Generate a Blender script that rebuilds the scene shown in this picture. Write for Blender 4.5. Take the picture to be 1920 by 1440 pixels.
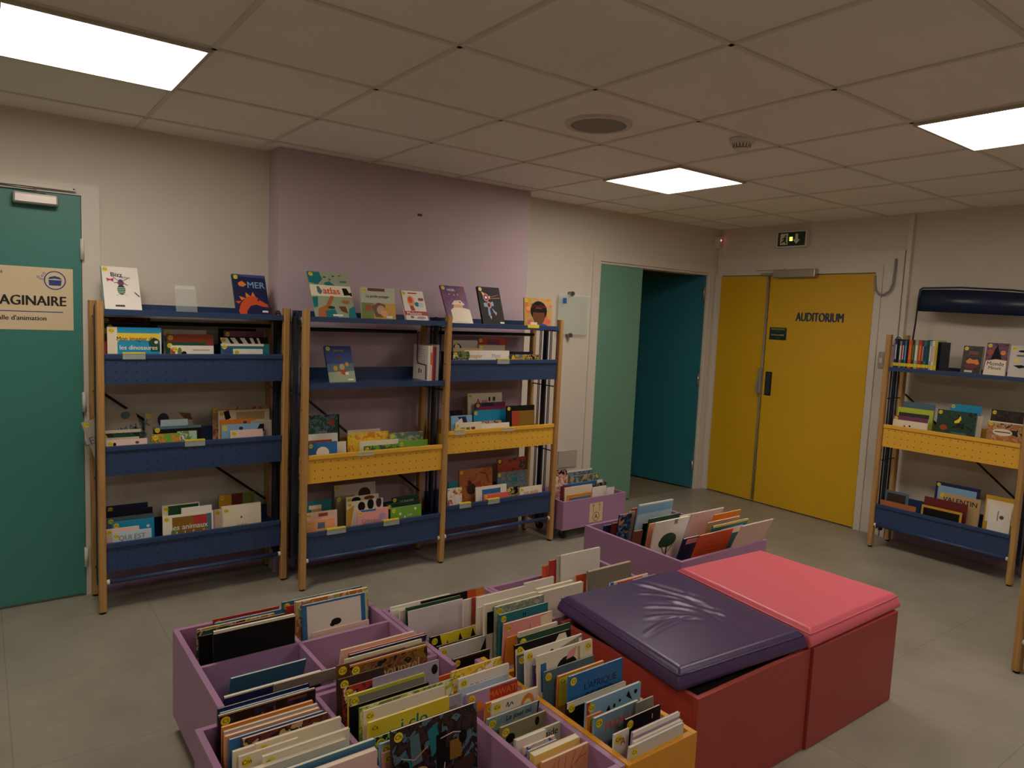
import bpy, bmesh, math, random
from mathutils import Matrix, Vector
from math import radians as R, sin, cos, pi
random.seed(5)
for _o in list(bpy.data.objects): bpy.data.objects.remove(_o)
sc = bpy.context.scene
COL = sc.collection

# ------------------------------------------------------------------ camera, world, exposure, ceiling lights
def setup_camera():
    yaw, pit, rol = 0.648, -0.0962, 0.0442
    f = Vector((sin(yaw)*cos(pit), cos(yaw)*cos(pit), sin(pit)))
    r0 = Vector((cos(yaw), -sin(yaw), 0)); u0 = r0.cross(f)
    r = cos(rol)*r0 + sin(rol)*u0; u = -sin(rol)*r0 + cos(rol)*u0
    cd = bpy.data.cameras.new('camera'); co = bpy.data.objects.new('camera', cd); COL.objects.link(co)
    cd.sensor_fit = 'HORIZONTAL'; cd.sensor_width = 36.0; cd.lens = 1328.5/1920*36.0
    cd.clip_start = 0.02; cd.clip_end = 60
    m = Matrix((r, u, -f)).transposed().to_4x4(); m.translation = Vector((-0.660, -3.823, 1.524))
    co.matrix_world = m
    sc.camera = co
setup_camera()
w = bpy.data.worlds.new('world'); sc.world = w; w.use_nodes = True
w.node_tree.nodes['Background'].inputs[0].default_value = (1.0, 0.85, 0.68, 1)
w.node_tree.nodes['Background'].inputs[1].default_value = 0.0
sc.view_settings.view_transform = 'Standard'; sc.view_settings.look = 'None'
sc.view_settings.gamma = 1.0; sc.view_settings.use_curve_mapping = False
sc.view_settings.exposure = 1.62
sc.cycles.diffuse_bounces = 8; sc.cycles.max_bounces = 14
PANEL_STRENGTH = 5.0
PANEL_COLOR = (1.0, 0.885, 0.78)
LIGHT_CELLS = [(-0.6, -1.2), (2.4, -1.2), (2.4, -3.0), (-0.6, -4.8), (2.4, -4.8), (-3.0, -3.0)]
CEIL = 2.369; WY = 0.286; WX = 4.738; BY = 0.121

# ------------------------------------------------------------------ colours and materials
PAL = {}
for tok in '''white:E8E2D6 cream:E9DDC2 ivory:E2D8C2 red:B8382E blue:2F6FA8 mustard:C79A2A maroon:6A2426 dark_green:1F4A33 tan:C0A071 black:14110F grey:86827A
teal:1E7680 orange:E0862A lime:B7C640 mint:A9CDB5 blush:EBCDBF steel_blue:4A7A98 navy:1F2550 coral:E0685A brown:6E4228 bronze:8A6420 dark_brown:3A2620
khaki:8C8462 khaki_grey:77705E lavender:A9A2B8 olive_green:6C8236 bright_yellow:F2D636 yellow:EBC83A pale_yellow:F0DA82 sky:86B6D8 light_grey:BDBAB0 peach:E8A474
slate:54707E grey_blue:7D98A8 light_blue:84AECB pale_blue:BFD5DE pale_grey:CFCAC2 pale_sage:B9BDA6 sage:9AA98C green:6FA53A forest:1D4030 cyan:1F93BE midnight:0D0F2A
denim:3B4F8C plum:7A3A5C magenta:B23A62 lilac:B195B8 lilac_white:D9CFD4 purple:4A3474 pink:E8A09A red_orange:D4552C rust:A8472A copper:B06A3C brick_red:A8402E beige_grey:B0A593 dark_grey:3A3836'''.split():
    _k, _v = tok.split(':'); PAL[_k.replace('_', ' ')] = _v
def lin(hx):
    out = []
    for i in (0, 2, 4):
        c = int(hx[i:i+2], 16)/255
        out.append(c/12.92 if c <= .04045 else ((c+.055)/1.055)**2.4)
    return tuple(out)+(1,)
MATS = {}
def mat(name, hx, rough=.55, spec=.5, metal=0, bump=0, bscale=60, var=0, vscale=3, coat=0):
    if name in MATS: return MATS[name]
    m = bpy.data.materials.new(name); m.use_nodes = True; nt = m.node_tree; b = nt.nodes['Principled BSDF']
    c = lin(hx)
    b.inputs['Base Color'].default_value = c; b.inputs['Roughness'].default_value = rough
    b.inputs['Specular IOR Level'].default_value = spec; b.inputs['Metallic'].default_value = metal
    b.inputs['Coat Weight'].default_value = coat
    if var or bump:
        tc = nt.nodes.new('ShaderNodeTexCoord')
    if var:
        n = nt.nodes.new('ShaderNodeTexNoise'); n.inputs['Scale'].default_value = vscale; n.inputs['Detail'].default_value = 6
        nt.links.new(tc.outputs['Object'], n.inputs['Vector'])
        r = nt.nodes.new('ShaderNodeValToRGB'); e = r.color_ramp.elements
        e[0].position = .3; e[1].position = .7
        e[0].color = tuple(x*(1-var) for x in c[:3])+(1,); e[1].color = tuple(min(1, x*(1+var)) for x in c[:3])+(1,)
        nt.links.new(n.outputs['Fac'], r.inputs['Fac']); nt.links.new(r.outputs['Color'], b.inputs['Base Color'])
    if bump:
        n2 = nt.nodes.new('ShaderNodeTexNoise'); n2.inputs['Scale'].default_value = bscale; n2.inputs['Detail'].default_value = 4
        nt.links.new(tc.outputs['Object'], n2.inputs['Vector'])
        bp = nt.nodes.new('ShaderNodeBump'); bp.inputs['Strength'].default_value = bump; bp.inputs['Distance'].default_value = .002
        nt.links.new(n2.outputs['Fac'], bp.inputs['Height']); nt.links.new(bp.outputs['Normal'], b.inputs['Normal'])
    MATS[name] = m; return m
def emis(name, col, s):
    if name in MATS: return MATS[name]
    m = bpy.data.materials.new(name); m.use_nodes = True; nt = m.node_tree; b = nt.nodes['Principled BSDF']
    b.inputs['Base Color'].default_value = tuple(col)+(1,); b.inputs['Emission Color'].default_value = tuple(col)+(1,)
    b.inputs['Emission Strength'].default_value = s
    MATS[name] = m; return m
def paper(c):                      # printed, laminated cover stock
    return mat('cover_'+c.replace(' ', '_'), PAL[c], rough=.55 if c in ('black', 'midnight', 'dark brown') else .38, spec=.2 if c == 'black' else .4)
def mixmat(spec):                  # blotchy printed illustration in up to three inks
    k = 'illustration_'+spec.replace(',', '_').replace(' ', '')
    if k in MATS: return MATS[k]
    cs = [lin(PAL[c]) for c in spec.split(',')]
    m = bpy.data.materials.new(k); m.use_nodes = True; nt = m.node_tree; b = nt.nodes['Principled BSDF']
    b.inputs['Roughness'].default_value = .38
    tc = nt.nodes.new('ShaderNodeTexCoord'); n = nt.nodes.new('ShaderNodeTexNoise')
    n.inputs['Scale'].default_value = 28; n.inputs['Detail'].default_value = 3; n.inputs['Distortion'].default_value = 1.2
    nt.links.new(tc.outputs['Object'], n.inputs['Vector'])
    r = nt.nodes.new('ShaderNodeValToRGB'); r.color_ramp.interpolation = 'CONSTANT'; e = r.color_ramp.elements
    pos = [0, .5] if len(cs) == 2 else [0, .47, .56]
    e[0].position = 0; e[0].color = cs[0]; e[1].position = pos[1]; e[1].color = cs[1]
    if len(cs) > 2:
        x = e.new(pos[2]); x.color = cs[2]
    nt.links.new(n.outputs['Fac'], r.inputs['Fac']); nt.links.new(r.outputs['Color'], b.inputs['Base Color'])
    MATS[k] = m; return m

# ------------------------------------------------------------------ object helpers
def link(o, parent=None):
    COL.objects.link(o)
    if parent is not None: o.parent = parent
    return o
def mesh_obj(name, bm, mats, parent=None, loc=None, rot=None, smooth=False):
    me = bpy.data.meshes.new(name); bm.normal_update(); bm.to_mesh(me); bm.free()
    for m in (mats if isinstance(mats, (list, tuple)) else [mats]): me.materials.append(m)
    if smooth:
        for p in me.polygons: p.use_smooth = True
    o = bpy.data.objects.new(name, me)
    if loc is not None: o.location = loc
    if rot is not None: o.rotation_euler = rot
    return link(o, parent)
def thing(name, label, cat, loc=(0, 0, 0), rot=(0, 0, 0), group=None):
    o = bpy.data.objects.new(name, None); COL.objects.link(o)
    o.empty_display_size = .05; o.location = loc; o.rotation_euler = rot
    o['label'] = label; o['category'] = cat
    if group: o['group'] = group
    return o
def tag(o, label, cat, group=None):
    o['label'] = label; o['category'] = cat
    if group: o['group'] = group
    return o
def struct(o, label=None, cat=None):
    o['kind'] = 'structure'
    if label: o['label'] = label
    if cat: o['category'] = cat
    return o
def box(bm, x0, x1, y0, y1, z0, z1, mi=0, bev=0):
    r = bmesh.ops.create_cube(bm, size=1)
    vs = r['verts']
    bmesh.ops.scale(bm, vec=(abs(x1-x0), abs(y1-y0), abs(z1-z0)), verts=vs)
    bmesh.ops.translate(bm, vec=((x0+x1)/2, (y0+y1)/2, (z0+z1)/2), verts=vs)
    fs = set(f for v in vs for f in v.link_faces)
    for f in fs: f.material_index = mi
    if bev:
        es = list(set(e for v in vs for e in v.link_edges))
        rr = bmesh.ops.bevel(bm, geom=es, offset=bev, segments=2, profile=.6, affect='EDGES')
        for f in rr['faces']: f.material_index = mi
def BX(name, x0, x1, y0, y1, z0, z1, m, parent=None, bev=0):
    bm = bmesh.new(); box(bm, x0, x1, y0, y1, z0, z1, 0, bev); return mesh_obj(name, bm, m, parent)
def cyl(bm, p0, p1, r0, r1=None, n=14, mi=0, caps=True):
    p0 = Vector(p0); p1 = Vector(p1); r1 = r0 if r1 is None else r1
    d = p1-p0; q = d.to_track_quat('Z', 'Y'); A = []; B = []
    for i in range(n):
        a = 2*pi*i/n; v = Vector((cos(a), sin(a), 0))
        A.append(bm.verts.new(p0+q@(v*r0))); B.append(bm.verts.new(p1+q@(v*r1)))
    for i in range(n):
        f = bm.faces.new((A[i], A[(i+1) % n], B[(i+1) % n], B[i])); f.material_index = mi; f.smooth = True
    if caps:
        f = bm.faces.new(A[::-1]); f.material_index = mi; f = bm.faces.new(B); f.material_index = mi
def tube(bm, pts, r, n=8, mi=0):
    pts = [Vector(p) for p in pts]; rings = []
    for i, p in enumerate(pts):
        d = (pts[min(i+1, len(pts)-1)]-pts[max(i-1, 0)]).normalized(); q = d.to_track_quat('Z', 'Y')
        rings.append([bm.verts.new(p+q@Vector((cos(2*pi*k/n)*r, sin(2*pi*k/n)*r, 0))) for k in range(n)])
    for a, b in zip(rings, rings[1:]):
        # keep ring phase aligned
        s = min(range(n), key=lambda j: (b[j].co-a[0].co).length)
        for k in range(n):
            f = bm.faces.new((a[k], a[(k+1) % n], b[(k+1+s) % n], b[(k+s) % n])); f.material_index = mi; f.smooth = True
    bm.faces.new(rings[0][::-1]).material_index = mi; bm.faces.new(rings[-1]).material_index = mi
TXT = {}
def text_data(s, depth=0.012):
    """flat lettering, centred, cap height about 0.7 of size 1"""
    k = (s, depth)
    if k in TXT: return TXT[k]
    c = bpy.data.curves.new('t', 'FONT'); c.body = s; c.size = 1; c.align_x = 'CENTER'; c.align_y = 'CENTER'
    c.resolution_u = 3; c.offset = depth
    o = bpy.data.objects.new('t', c); COL.objects.link(o)
    dg = bpy.context.evaluated_depsgraph_get(); dg.update()
    me = bpy.data.meshes.new_from_object(o.evaluated_get(dg))
    bpy.data.objects.remove(o)
    vs = [v.co.copy() for v in me.vertices]; fs = [tuple(p.vertices) for p in me.polygons]
    TXT[k] = (vs, fs); bpy.data.meshes.remove(me); return TXT[k]
def add_text(bm, s, M, mi=0, bold=.012, sx=1):
    vs, fs = text_data(s, 0)
    for k, q in enumerate((-1, 1) if bold < .02 else (-1, -.33, .33, 1)):
        nv = [bm.verts.new(M@Vector((v.x*sx+q*bold, v.y+q*bold*.3, v.z+k*.002))) for v in vs]
        for f in fs:
            try: bm.faces.new([nv[i] for i in f]).material_index = mi
            except ValueError: pass
FRONT = Matrix.Rotation(R(90), 4, 'X')      # text plane XY -> XZ, facing -Y
def poly(bm, pts, mi=0):
    vs = [bm.verts.new(p) for p in pts]
    try: f = bm.faces.new(vs); f.material_index = mi
    except ValueError: pass

# ------------------------------------------------------------------ room shell
M_WALL = mat('wall_paint', 'D8D0C2', .8, .2, bump=.15, bscale=90, var=.015)
M_LILAC = mat('lilac_wall_paint', 'C4B0B9', .8, .2, bump=.15, bscale=90, var=.015)
M_TRIM = mat('white_gloss_trim', 'DAD3C6', .45)
M_BASE = mat('lilac_skirting', 'A58CA6', .5)
M_TEAL = mat('teal_door_paint', '3F857B', .42, var=.02)
M_TEAL2 = mat('blue_teal_door_paint', '2C7482', .38, var=.02)
M_TEAL3 = mat('sea_green_door_paint', '6A9C8A', .42, var=.02)
M_YEL = mat('yellow_door_paint', 'D9AC1E', .35, var=.025, vscale=2)
M_TILE = mat('ceiling_tile', 'F1ECE2', .9, .1, bump=.3, bscale=220, var=.03, vscale=1.4)
M_GRID = mat('ceiling_grid', 'DDD6CA', .7, .3)
M_DARK = mat('black_plastic', '17161A', .4)
M_STEEL = mat('brushed_steel', '9A958D', .3, .5, 1)
M_ALU = mat('satin_aluminium', 'B5AFA6', .35, .5, .85)
M_GREYP = mat('grey_plastic', '8D8A86', .45)
M_WHITEP = mat('white_plastic', 'DDD8CE', .4)

def floor_mat():
    m = bpy.data.materials.new('vinyl_floor'); m.use_nodes = True; nt = m.node_tree; b = nt.nodes['Principled BSDF']
    tc = nt.nodes.new('ShaderNodeTexCoord'); n = nt.nodes.new('ShaderNodeTexNoise'); n.inputs['Scale'].default_value = 2.2
    n.inputs['Detail'].default_value = 9; n.inputs['Roughness'].default_value = .65
    nt.links.new(tc.outputs['Object'], n.inputs['Vector'])
    r = nt.nodes.new('ShaderNodeValToRGB'); e = r.color_ramp.elements
    e[0].position = .3; e[0].color = lin('8B8779'); e[1].position = .72; e[1].color = lin('A39E8F')
    nt.links.new(n.outputs['Fac'], r.inputs['Fac'])
    # welded vinyl tile joints every 60 cm, barely darker
    sep = nt.nodes.new('ShaderNodeSeparateXYZ'); nt.links.new(tc.outputs['Object'], sep.inputs[0])
    ln = []
    for ax in 'XY':
        mo = nt.nodes.new('ShaderNodeMath'); mo.operation = 'PINGPONG'; mo.inputs[1].default_value = .3
        nt.links.new(sep.outputs[ax], mo.inputs[0])
        lt = nt.nodes.new('ShaderNodeMath'); lt.operation = 'LESS_THAN'; lt.inputs[1].default_value = .0018
        nt.links.new(mo.outputs[0], lt.inputs[0]); ln.append(lt)
    mx = nt.nodes.new('ShaderNodeMath'); mx.operation = 'MAXIMUM'
    nt.links.new(ln[0].outputs[0], mx.inputs[0]); nt.links.new(ln[1].outputs[0], mx.inputs[1])
    mu = nt.nodes.new('ShaderNodeMath'); mu.operation = 'MULTIPLY'; mu.inputs[1].default_value = .35; nt.links.new(mx.outputs[0], mu.inputs[0])
    mix = nt.nodes.new('ShaderNodeMix'); mix.data_type = 'RGBA'
    nt.links.new(mu.outputs[0], mix.inputs['Factor']); nt.links.new(r.outputs['Color'], mix.inputs[6]); mix.inputs[7].default_value = lin('4A463E')
    nt.links.new(mix.outputs[2], b.inputs['Base Color'])
    b.inputs['Roughness'].default_value = .38; b.inputs['Specular IOR Level'].default_value = .35
    return m
X0, Y0 = -4.2, -7.8
struct(BX('floor', X0, WX+.2, Y0, WY+.02, -.1, 0, floor_mat()))
struct(BX('ceiling', X0, WX+.2, Y0, 2.6, CEIL+.012, CEIL+.1, M_TILE))
# suspended ceiling: tees every 60 cm, tiles sit in between
bm = bmesh.new()
i = -6
while i*.6 < WX: 
    if i*.6 > X0: box(bm, i*.6-.009, i*.6+.009, Y0, WY, CEIL+.006, CEIL+.014)
    i += 1
j = 0
while -j*.6 > Y0:
    box(bm, X0, WX, -j*.6-.009, -j*.6+.009, CEIL+.006, CEIL+.014); j += 1
struct(mesh_obj('trim_1', bm, M_GRID))
# left wall (y = WY) with the double doorway, and its lilac chimney breast
DL, DR, DH = 3.262, 4.628, 1.982
bm = bmesh.new()
box(bm, X0, DL, WY, WY+.12, 0, CEIL+.02); box(bm, DR, WX+.12, WY, WY+.12, 0, CEIL+.02); box(bm, DL, DR, WY, WY+.12, DH, CEIL+.02)
struct(mesh_obj('wall_left', bm, M_WALL))
struct(BX('wall_breast', .672, 2.416, BY, WY, 0, CEIL+.01, M_LILAC))
struct(BX('wall_right', WX, WX+.12, Y0, WY, 0, CEIL+.02, M_WALL))
struct(BX('wall_back', X0, WX, Y0-.12, Y0, 0, CEIL+.02, M_WALL))
struct(BX('wall_side', X0-.12, X0, Y0-.12, WY+.12, 0, CEIL+.02, M_WALL))
struct(BX('baseboard_left', .05-.22, .672, WY-.012, WY, 0, .10, M_BASE))
struct(BX('baseboard_breast', .660, 2.428, BY-.012, BY, 0, .10, M_BASE))
struct(BX('baseboard_right', WX-.012, WX, Y0, -1.365, 0, .13, M_BASE))
struct(BX('baseboard_hall', 2.428, 3.18, WY-.012, WY, 0, .08, M_TRIM))
# room beyond the double doorway
M_HFLOOR = mat('passage_floor', '8B8068', .5, var=.06, vscale=6)
struct(BX('floor_passage', 2.6, 5.6, WY+.02, 2.6, -.1, -.001, M_HFLOOR))
bm = bmesh.new(); box(bm, 2.6, 5.6, 2.5, 2.6, 0, CEIL+.02); box(bm, 2.5, 2.6, WY+.12, 2.6, 0, CEIL+.02); box(bm, 5.6, 5.7, WY+.12, 2.6, 0, CEIL+.02)
struct(mesh_obj('wall_passage', bm, M_WALL))
# door frames and mouldings
bm = bmesh.new()
box(bm, DL-.075, DL, WY-.014, WY, 0, DH); box(bm, DL-.075, WX-.01, WY-.014, WY, DH, DH+.055)
for k, (a, b2, d) in enumerate([(DR, DR+.022, .012), (DR+.028, DR+.05, .022), (DR+.056, DR+.08, .012), (DR+.084, WX-.001, .024)]):
    box(bm, a, b2, WY-d, WY, 0, DH)
box(bm, DL, DL+.02, WY+.001, WY+.12, 0, DH-.02); box(bm, DR-.02, DR, WY+.001, WY+.12, 0, DH-.02); box(bm, DL, DR, WY+.001, WY+.12, DH-.02, DH-.0005)
struct(mesh_obj('trim_2', bm, M_TRIM))
YL, YM, YR, YH = .214, -.283, -1.17, 1.955
bm = bmesh.new()
box(bm, WX-.014, WX, YL, YL+.055, 0, 2.02); box(bm, WX-.03, WX, YR-.05, YR, 0, YH+.008); box(bm, WX-.018, WX, YR-.19, YR-.05, 0, 2.02)
box(bm, WX-.03, WX, YR-.05, YL, YH+.008, 2.02); box(bm, WX-.018, WX, YR-.19, YL+.055, 2.02, 2.12)
box(bm, WX-.03, WX, YR-.235, YR-.205, 0, CEIL)
struct(mesh_obj('trim_3', bm, M_TRIM))
bm = bmesh.new()
box(bm, -.243, -.165, WY-.016, WY, 0, 2.012); box(bm, -1.32, -.165, WY-.016, WY, 2.012, 2.065); box(bm, -1.32, -1.243, WY-.016, WY, 0, 2.012)
struct(mesh_obj('trim_4', bm, M_TRIM))
struct(BX('trim_5', X0, -1.32, WY-.012, WY, 0, .1, M_BASE))

# ------------------------------------------------------------------ doors
d1 = struct(BX('door_1', -1.24, -.246, WY-.022, WY-.001, .012, 2.008, M_TEAL, bev=.002))
for z in (1.754, 1.0, .204):
    bm = bmesh.new(); cyl(bm, (-.243, WY-.03, z-.05), (-.243, WY-.03, z+.05), .009); mesh_obj('hinge', bm, M_WHITEP, d1)
d2 = struct(BX('door_2', DL+.022, 3.766, WY+.006, WY+.046, .012, DH-.022, M_TEAL3, bev=.002))
# right leaf swung into the passage
hx, hy = DR-.022, WY+.012; L = .86; ang = math.atan2(.68, -.13)
bm = bmesh.new(); box(bm, 0, L, -.02, .02, .012, DH-.022, 0, .002)
d3 = struct(mesh_obj('door_3', bm, M_TEAL2)); d3.location = (hx, hy, 0); d3.rotation_euler = (0, 0, ang)
for z in (1.80, 1.02, .22):
    bm = bmesh.new(); cyl(bm, (0, .028, z-.05), (0, .028, z+.05), .01); mesh_obj('hinge', bm, M_ALU, d3)
def door_leaf(name, ya, yb):
    return struct(BX(name, WX-.028, WX-.001, min(ya, yb), max(ya, yb), .012, YH, M_YEL, bev=.002))
d4 = door_leaf('door_4', YL-.003, YM+.003); d5 = door_leaf('door_5', YM-.003, YR+.003)
bm = bmesh.new(); cyl(bm, (WX-.042, YM+.004, .03), (WX-.042, YM+.004, YH-.01), .009)
cyl(bm, (WX-.028, YM+.004, .3), (WX-.045, YM+.004, .3), .012); cyl(bm, (WX-.028, YM+.004, 1.6), (WX-.045, YM+.004, 1.6), .012)
mesh_obj('latch_rod', bm, M_GREYP, d4)
bm = bmesh.new(); box(bm, WX-.07, WX-.028, YM-.008, YM+.024, .95, 1.17, 0, .008); box(bm, WX-.095, WX-.05, YM+.004, YM+.02, .96, 1.07, 0, .006)
mesh_obj('latch_handle', bm, M_GREYP, d4)
bm = bmesh.new(); box(bm, WX-.034, WX-.027, -.372, -.312, .943, 1.146, 0, .003); box(bm, WX-.0355, WX-.0335, -.360, -.324, .955, 1.134, 1)
mesh_obj('recessed_pull', bm, [M_DARK, mat('dark_recess', '2A3A40', .3)], d5)
RIGHTW = Matrix(((0, 0, -1, 0), (-1, 0, 0, 0), (0, 1, 0, 0), (0, 0, 0, 1)))   # text plane -> facing -X, reading towards -Y
def wall_text(bm, s, y, z, size, x=WX-.0295, mi=0, sx=1, bold=.035):
    add_text(bm, s, Matrix.Translation((x, y, z))@RIGHTW@Matrix.Scale(size, 4), mi, sx=sx, bold=bold)
bm = bmesh.new(); wall_text(bm, 'AUDITORIUM', -.752, 1.613, .100, sx=.66)
mesh_obj('door_lettering', bm, mat('navy_lettering', '14305A', .4), d5)
o = thing('notice_plate', 'small dark green notice with pale text on the yellow door', 'notice', (WX-.03, -.397, 1.471))
bm = bmesh.new(); box(bm, -.003, 0, -.078, .078, -.051, .051, 0)
mesh_obj('plate', bm, mat('notice_green', '12352B', .4), o)
bm = bmesh.new()
for s, z, sz in (('SORTIE DE SECOURS', .036, .017), ('- - - - - - - -', .018, .016), ('NE PAS ENCOMBRER', -.012, .016), ('- - - - - -', -.035, .014)):
    add_text(bm, s, Matrix.Translation((-.0036, 0, z))@RIGHTW@Matrix.Scale(sz, 4), sx=.8)
mesh_obj('lettering', bm, mat('pale_yellow_print', 'C9C37A', .5), o)
# door closers
o = thing('door_closer', 'grey hydraulic closer with slide arm above the yellow doors', 'door closer', (WX-.03, -.47, 1.965))
bm = bmesh.new(); box(bm, -.058, 0, -.245, .13, -.03, .035, 0, .006); mesh_obj('body', bm, M_ALU, o)
bm = bmesh.new(); box(bm, -.03, -.01, .13, .26, -.012, .010, 0, .003); mesh_obj('arm', bm, M_ALU, o)
bm = bmesh.new(); box(bm, -.022, -.001, .05, .33, .036, .052, 0, .002); mesh_obj('track', bm, M_TRIM, o)
o = thing('door_closer', 'silver closer and slide rail at top of the green door', 'door closer', (-.43, WY-.022, 1.967))
bm = bmesh.new(); box(bm, -.09, .09, -.055, 0, -.026, .026, 0, .01); mesh_obj('body', bm, M_ALU, o)
bm = bmesh.new(); box(bm, -.36, .165, -.02, -.001, .058, .078, 0, .002); cyl(bm, (.155, -.0205, .068), (.155, -.022, .068), .004, mi=1); mesh_obj('slide_rail', bm, [M_TRIM, M_DARK], o)
bm = bmesh.new(); tube(bm, [(-.30, -.03, .055), (0, -.03, .048), (.01, -.03, .033), (.04, -.03, .03)], .004); mesh_obj('arm', bm, M_STEEL, o)
# armoured cable loop by the yellow door
bm = bmesh.new()
pts = [(WX-.024, -1.304, 2.06), (WX-.03, -1.306, 1.98), (WX-.035, -1.303, 1.88), (WX-.04, -1.285, 1.825), (WX-.045, -1.25, 1.798), (WX-.045, -1.215, 1.80), (WX-.04, -1.185, 1.83), (WX-.035, -1.172, 1.88), (WX-.03, -1.168, 1.94)]
sp = []
for a, b2 in zip(pts, pts[1:]):
    for t in (0, .33, .66): sp.append(Vector(a).lerp(Vector(b2), t))
sp.append(Vector(pts[-1])); tube(bm, sp, .008)
tag(mesh_obj('door_cable', bm, M_GREYP), 'grey flexible cable looping beside the top of the yellow door', 'cable')

# ------------------------------------------------------------------ poster on the green door
o = thing('door_poster', 'cream paper poster with bold lettering taped on green door', 'poster', (-.283, WY-.0225, 1.505), (0, 0, 0))
bm = bmesh.new(); box(bm, -.68, 0, -.0012, 0, -.149, .149, 0); mesh_obj('sheet', bm, mat('poster_paper', 'E2CFA8', .6), o)
bm = bmesh.new()
def ptext(s, x, z, size, mi=0, sx=1, bold=.03): add_text(bm, s, Matrix.Translation((x, -.0018, z))@FRONT@Matrix.Scale(size, 4), mi, sx=sx, bold=bold)
ptext("L'IMAGINAIRE", -.212, -.012, .066, sx=.90); ptext("Salle d'animation", -.212, -.094, .031, sx=.98, bold=.02)
ptext('MEDIATHEQUE  JEUNESSE', -.375, .118, .016, sx=1.05)
mesh_obj('lettering', bm, mat('poster_black', '17130F', .5), o)
bm = bmesh.new()
def ring(bm, cx, cz, r0, r1, y, mi=0, n=36):
    for k in range(n):
        a, b2 = 2*pi*k/n, 2*pi*(k+1)/n
        poly(bm, [(cx+r0*cos(a), y, cz+r0*sin(a)), (cx+r1*cos(a), y, cz+r1*sin(a)), (cx+r1*cos(b2), y, cz+r1*sin(b2)), (cx+r0*cos(b2), y, cz+r0*sin(b2))], mi)
ring(bm, -.074, .09, .040, .045, -.0018)
box(bm, -.42, -.042, -.0019, -.0012, -.064, -.060)
poly(bm, [(-.098, -.0019, .066), (-.05, -.0019, .066), (-.047, -.0019, .092), (-.100, -.0019, .092)])
poly(bm, [(-.103, -.0019, .095), (-.075, -.0019, .099), (-.045, -.0019, .095), (-.055, -.0019, .106), (-.075, -.0019, .112), (-.095, -.0019, .106)])
for sx_, sz_ in ((-.125, .11), (-.132, .095), (-.142, .104), (-.12, .093), (-.118, .122)): ring(bm, sx_, sz_, .0035, .0055, -.0018, n=8)
mesh_obj('emblem', bm, mat('poster_blue', '2A3F8C', .5), o)

# ------------------------------------------------------------------ things on the walls
o = thing('exit_sign', 'green running-man exit sign glowing above the yellow doors', 'sign', (WX, -.46, 2.25))
bm = bmesh.new(); box(bm, -.045, 0, -.135, .135, -.068, .068, 0, .004); mesh_obj('housing', bm, M_WHITEP, o)
bm = bmesh.new(); box(bm, -.047, -.044, -.122, .122, -.056, .056); mesh_obj('face', bm, mat('exit_green', '123A2C', .3), o)
bm = bmesh.new(); y = -.0475
def S(pts, mi=0): poly(bm, [(y, -a, b2) for a, b2 in pts], mi)
S([(-.10, -.045), (-.03, -.045), (-.03, .045), (-.10, .045)])                         # doorway panel
S([(.035, .04), (.06, .04), (.06, -.005), (.08, -.005), (.0475, -.042), (.015, -.005), (.035, -.005)])  # down arrow
mesh_obj('pictogram', bm, mat('exit_white', 'E8E4C8', .4), o)
bm = bmesh.new(); y = -.0482
S([(-.062, .028), (-.048, .034), (-.042, .022), (-.055, .018)]); S([(-.085, .005), (-.058, .018), (-.045, .008), (-.05, -.012), (-.062, -.008), (-.066, .004), (-.08, -.003)])
S([(-.066, -.004), (-.05, -.01), (-.038, -.038), (-.046, -.04), (-.06, -.018), (-.085, -.032), (-.09, -.024)])
mesh_obj('running_figure', bm, mat('exit_dark', '0C241B', .4), o)
bm = bmesh.new(); box(bm, -.0492, -.0484, -.012, .014, -.016, .016); mesh_obj('lamp_window', bm, emis('exit_glow', (1, .62, .05), 1.3), o)
o = thing('alarm_sensor', 'small white alarm sensor with red light in the corner', 'sensor', (4.70, WY, 2.262))
bm = bmesh.new(); box(bm, -.03, .03, -.04, 0, -.05, .05, 0, .008); mesh_obj('housing', bm, M_WHITEP, o)
bm = bmesh.new(); cyl(bm, (.01, -.0395, .018), (.01, -.0425, .018), .006, n=10); mesh_obj('indicator_light', bm, emis('red_led', (1, .1, .08), 2.5), o)
o = thing('glass_panel', 'clear glass notice panel on steel standoffs by the doorway', 'notice panel', (2.99, WY-.03, 1.552))
def glass(name='clear_acrylic', tint='DDE8E2', rough=.03):
    if name in MATS: return MATS[name]
    m = mat(name, tint, rough, .6); b = m.node_tree.nodes['Principled BSDF']
    b.inputs['Alpha'].default_value = .32; b.inputs['IOR'].default_value = 1.4; return m
bm = bmesh.new(); box(bm, -.158, .158, -.003, .003, -.152, .152, 0, .001); mesh_obj('pane', bm, glass('glass_green', 'DCE8E0', .03), o)
for x in (-.03,):
    for z in (-.158, .158):
        bm = bmesh.new(); cyl(bm, (x, -.016, z), (x, .03, z), .017, n=20); mesh_obj('standoff', bm, M_STEEL, o)
bm = bmesh.new(); box(bm, -.118, -.082, -.006, -.003, .082, .122); mesh_obj('blue_label', bm, mat('label_blue', '2C63B4', .4), o)
tag(BX('wall_plate', 2.925, 3.12, WY-.012, WY, .355, .49, mat('plate_beige', 'B5ACA0', .5), bev=.003), 'beige rectangular cover plate low on white wall left of doorway', 'cover plate')
o = thing('light_switch', 'narrow white switch on wall left of the right-hand shelf', 'switch', (WX-.018, -1.265, 1.315))
bm = bmesh.new(); box(bm, -.012, 0, -.022, .022, -.06, .06, 0, .003); mesh_obj('plate', bm, mat('switch_grey', 'A8A197', .45), o)
bm = bmesh.new(); box(bm, -.016, -.012, -.012, .012, -.02, .02, 0, .002); mesh_obj('rocker', bm, M_WHITEP, o)
o = thing('indicator_box', 'tiny box with green light behind right-hand shelf upright', 'indicator', (WX, -1.40, 1.184))
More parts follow.
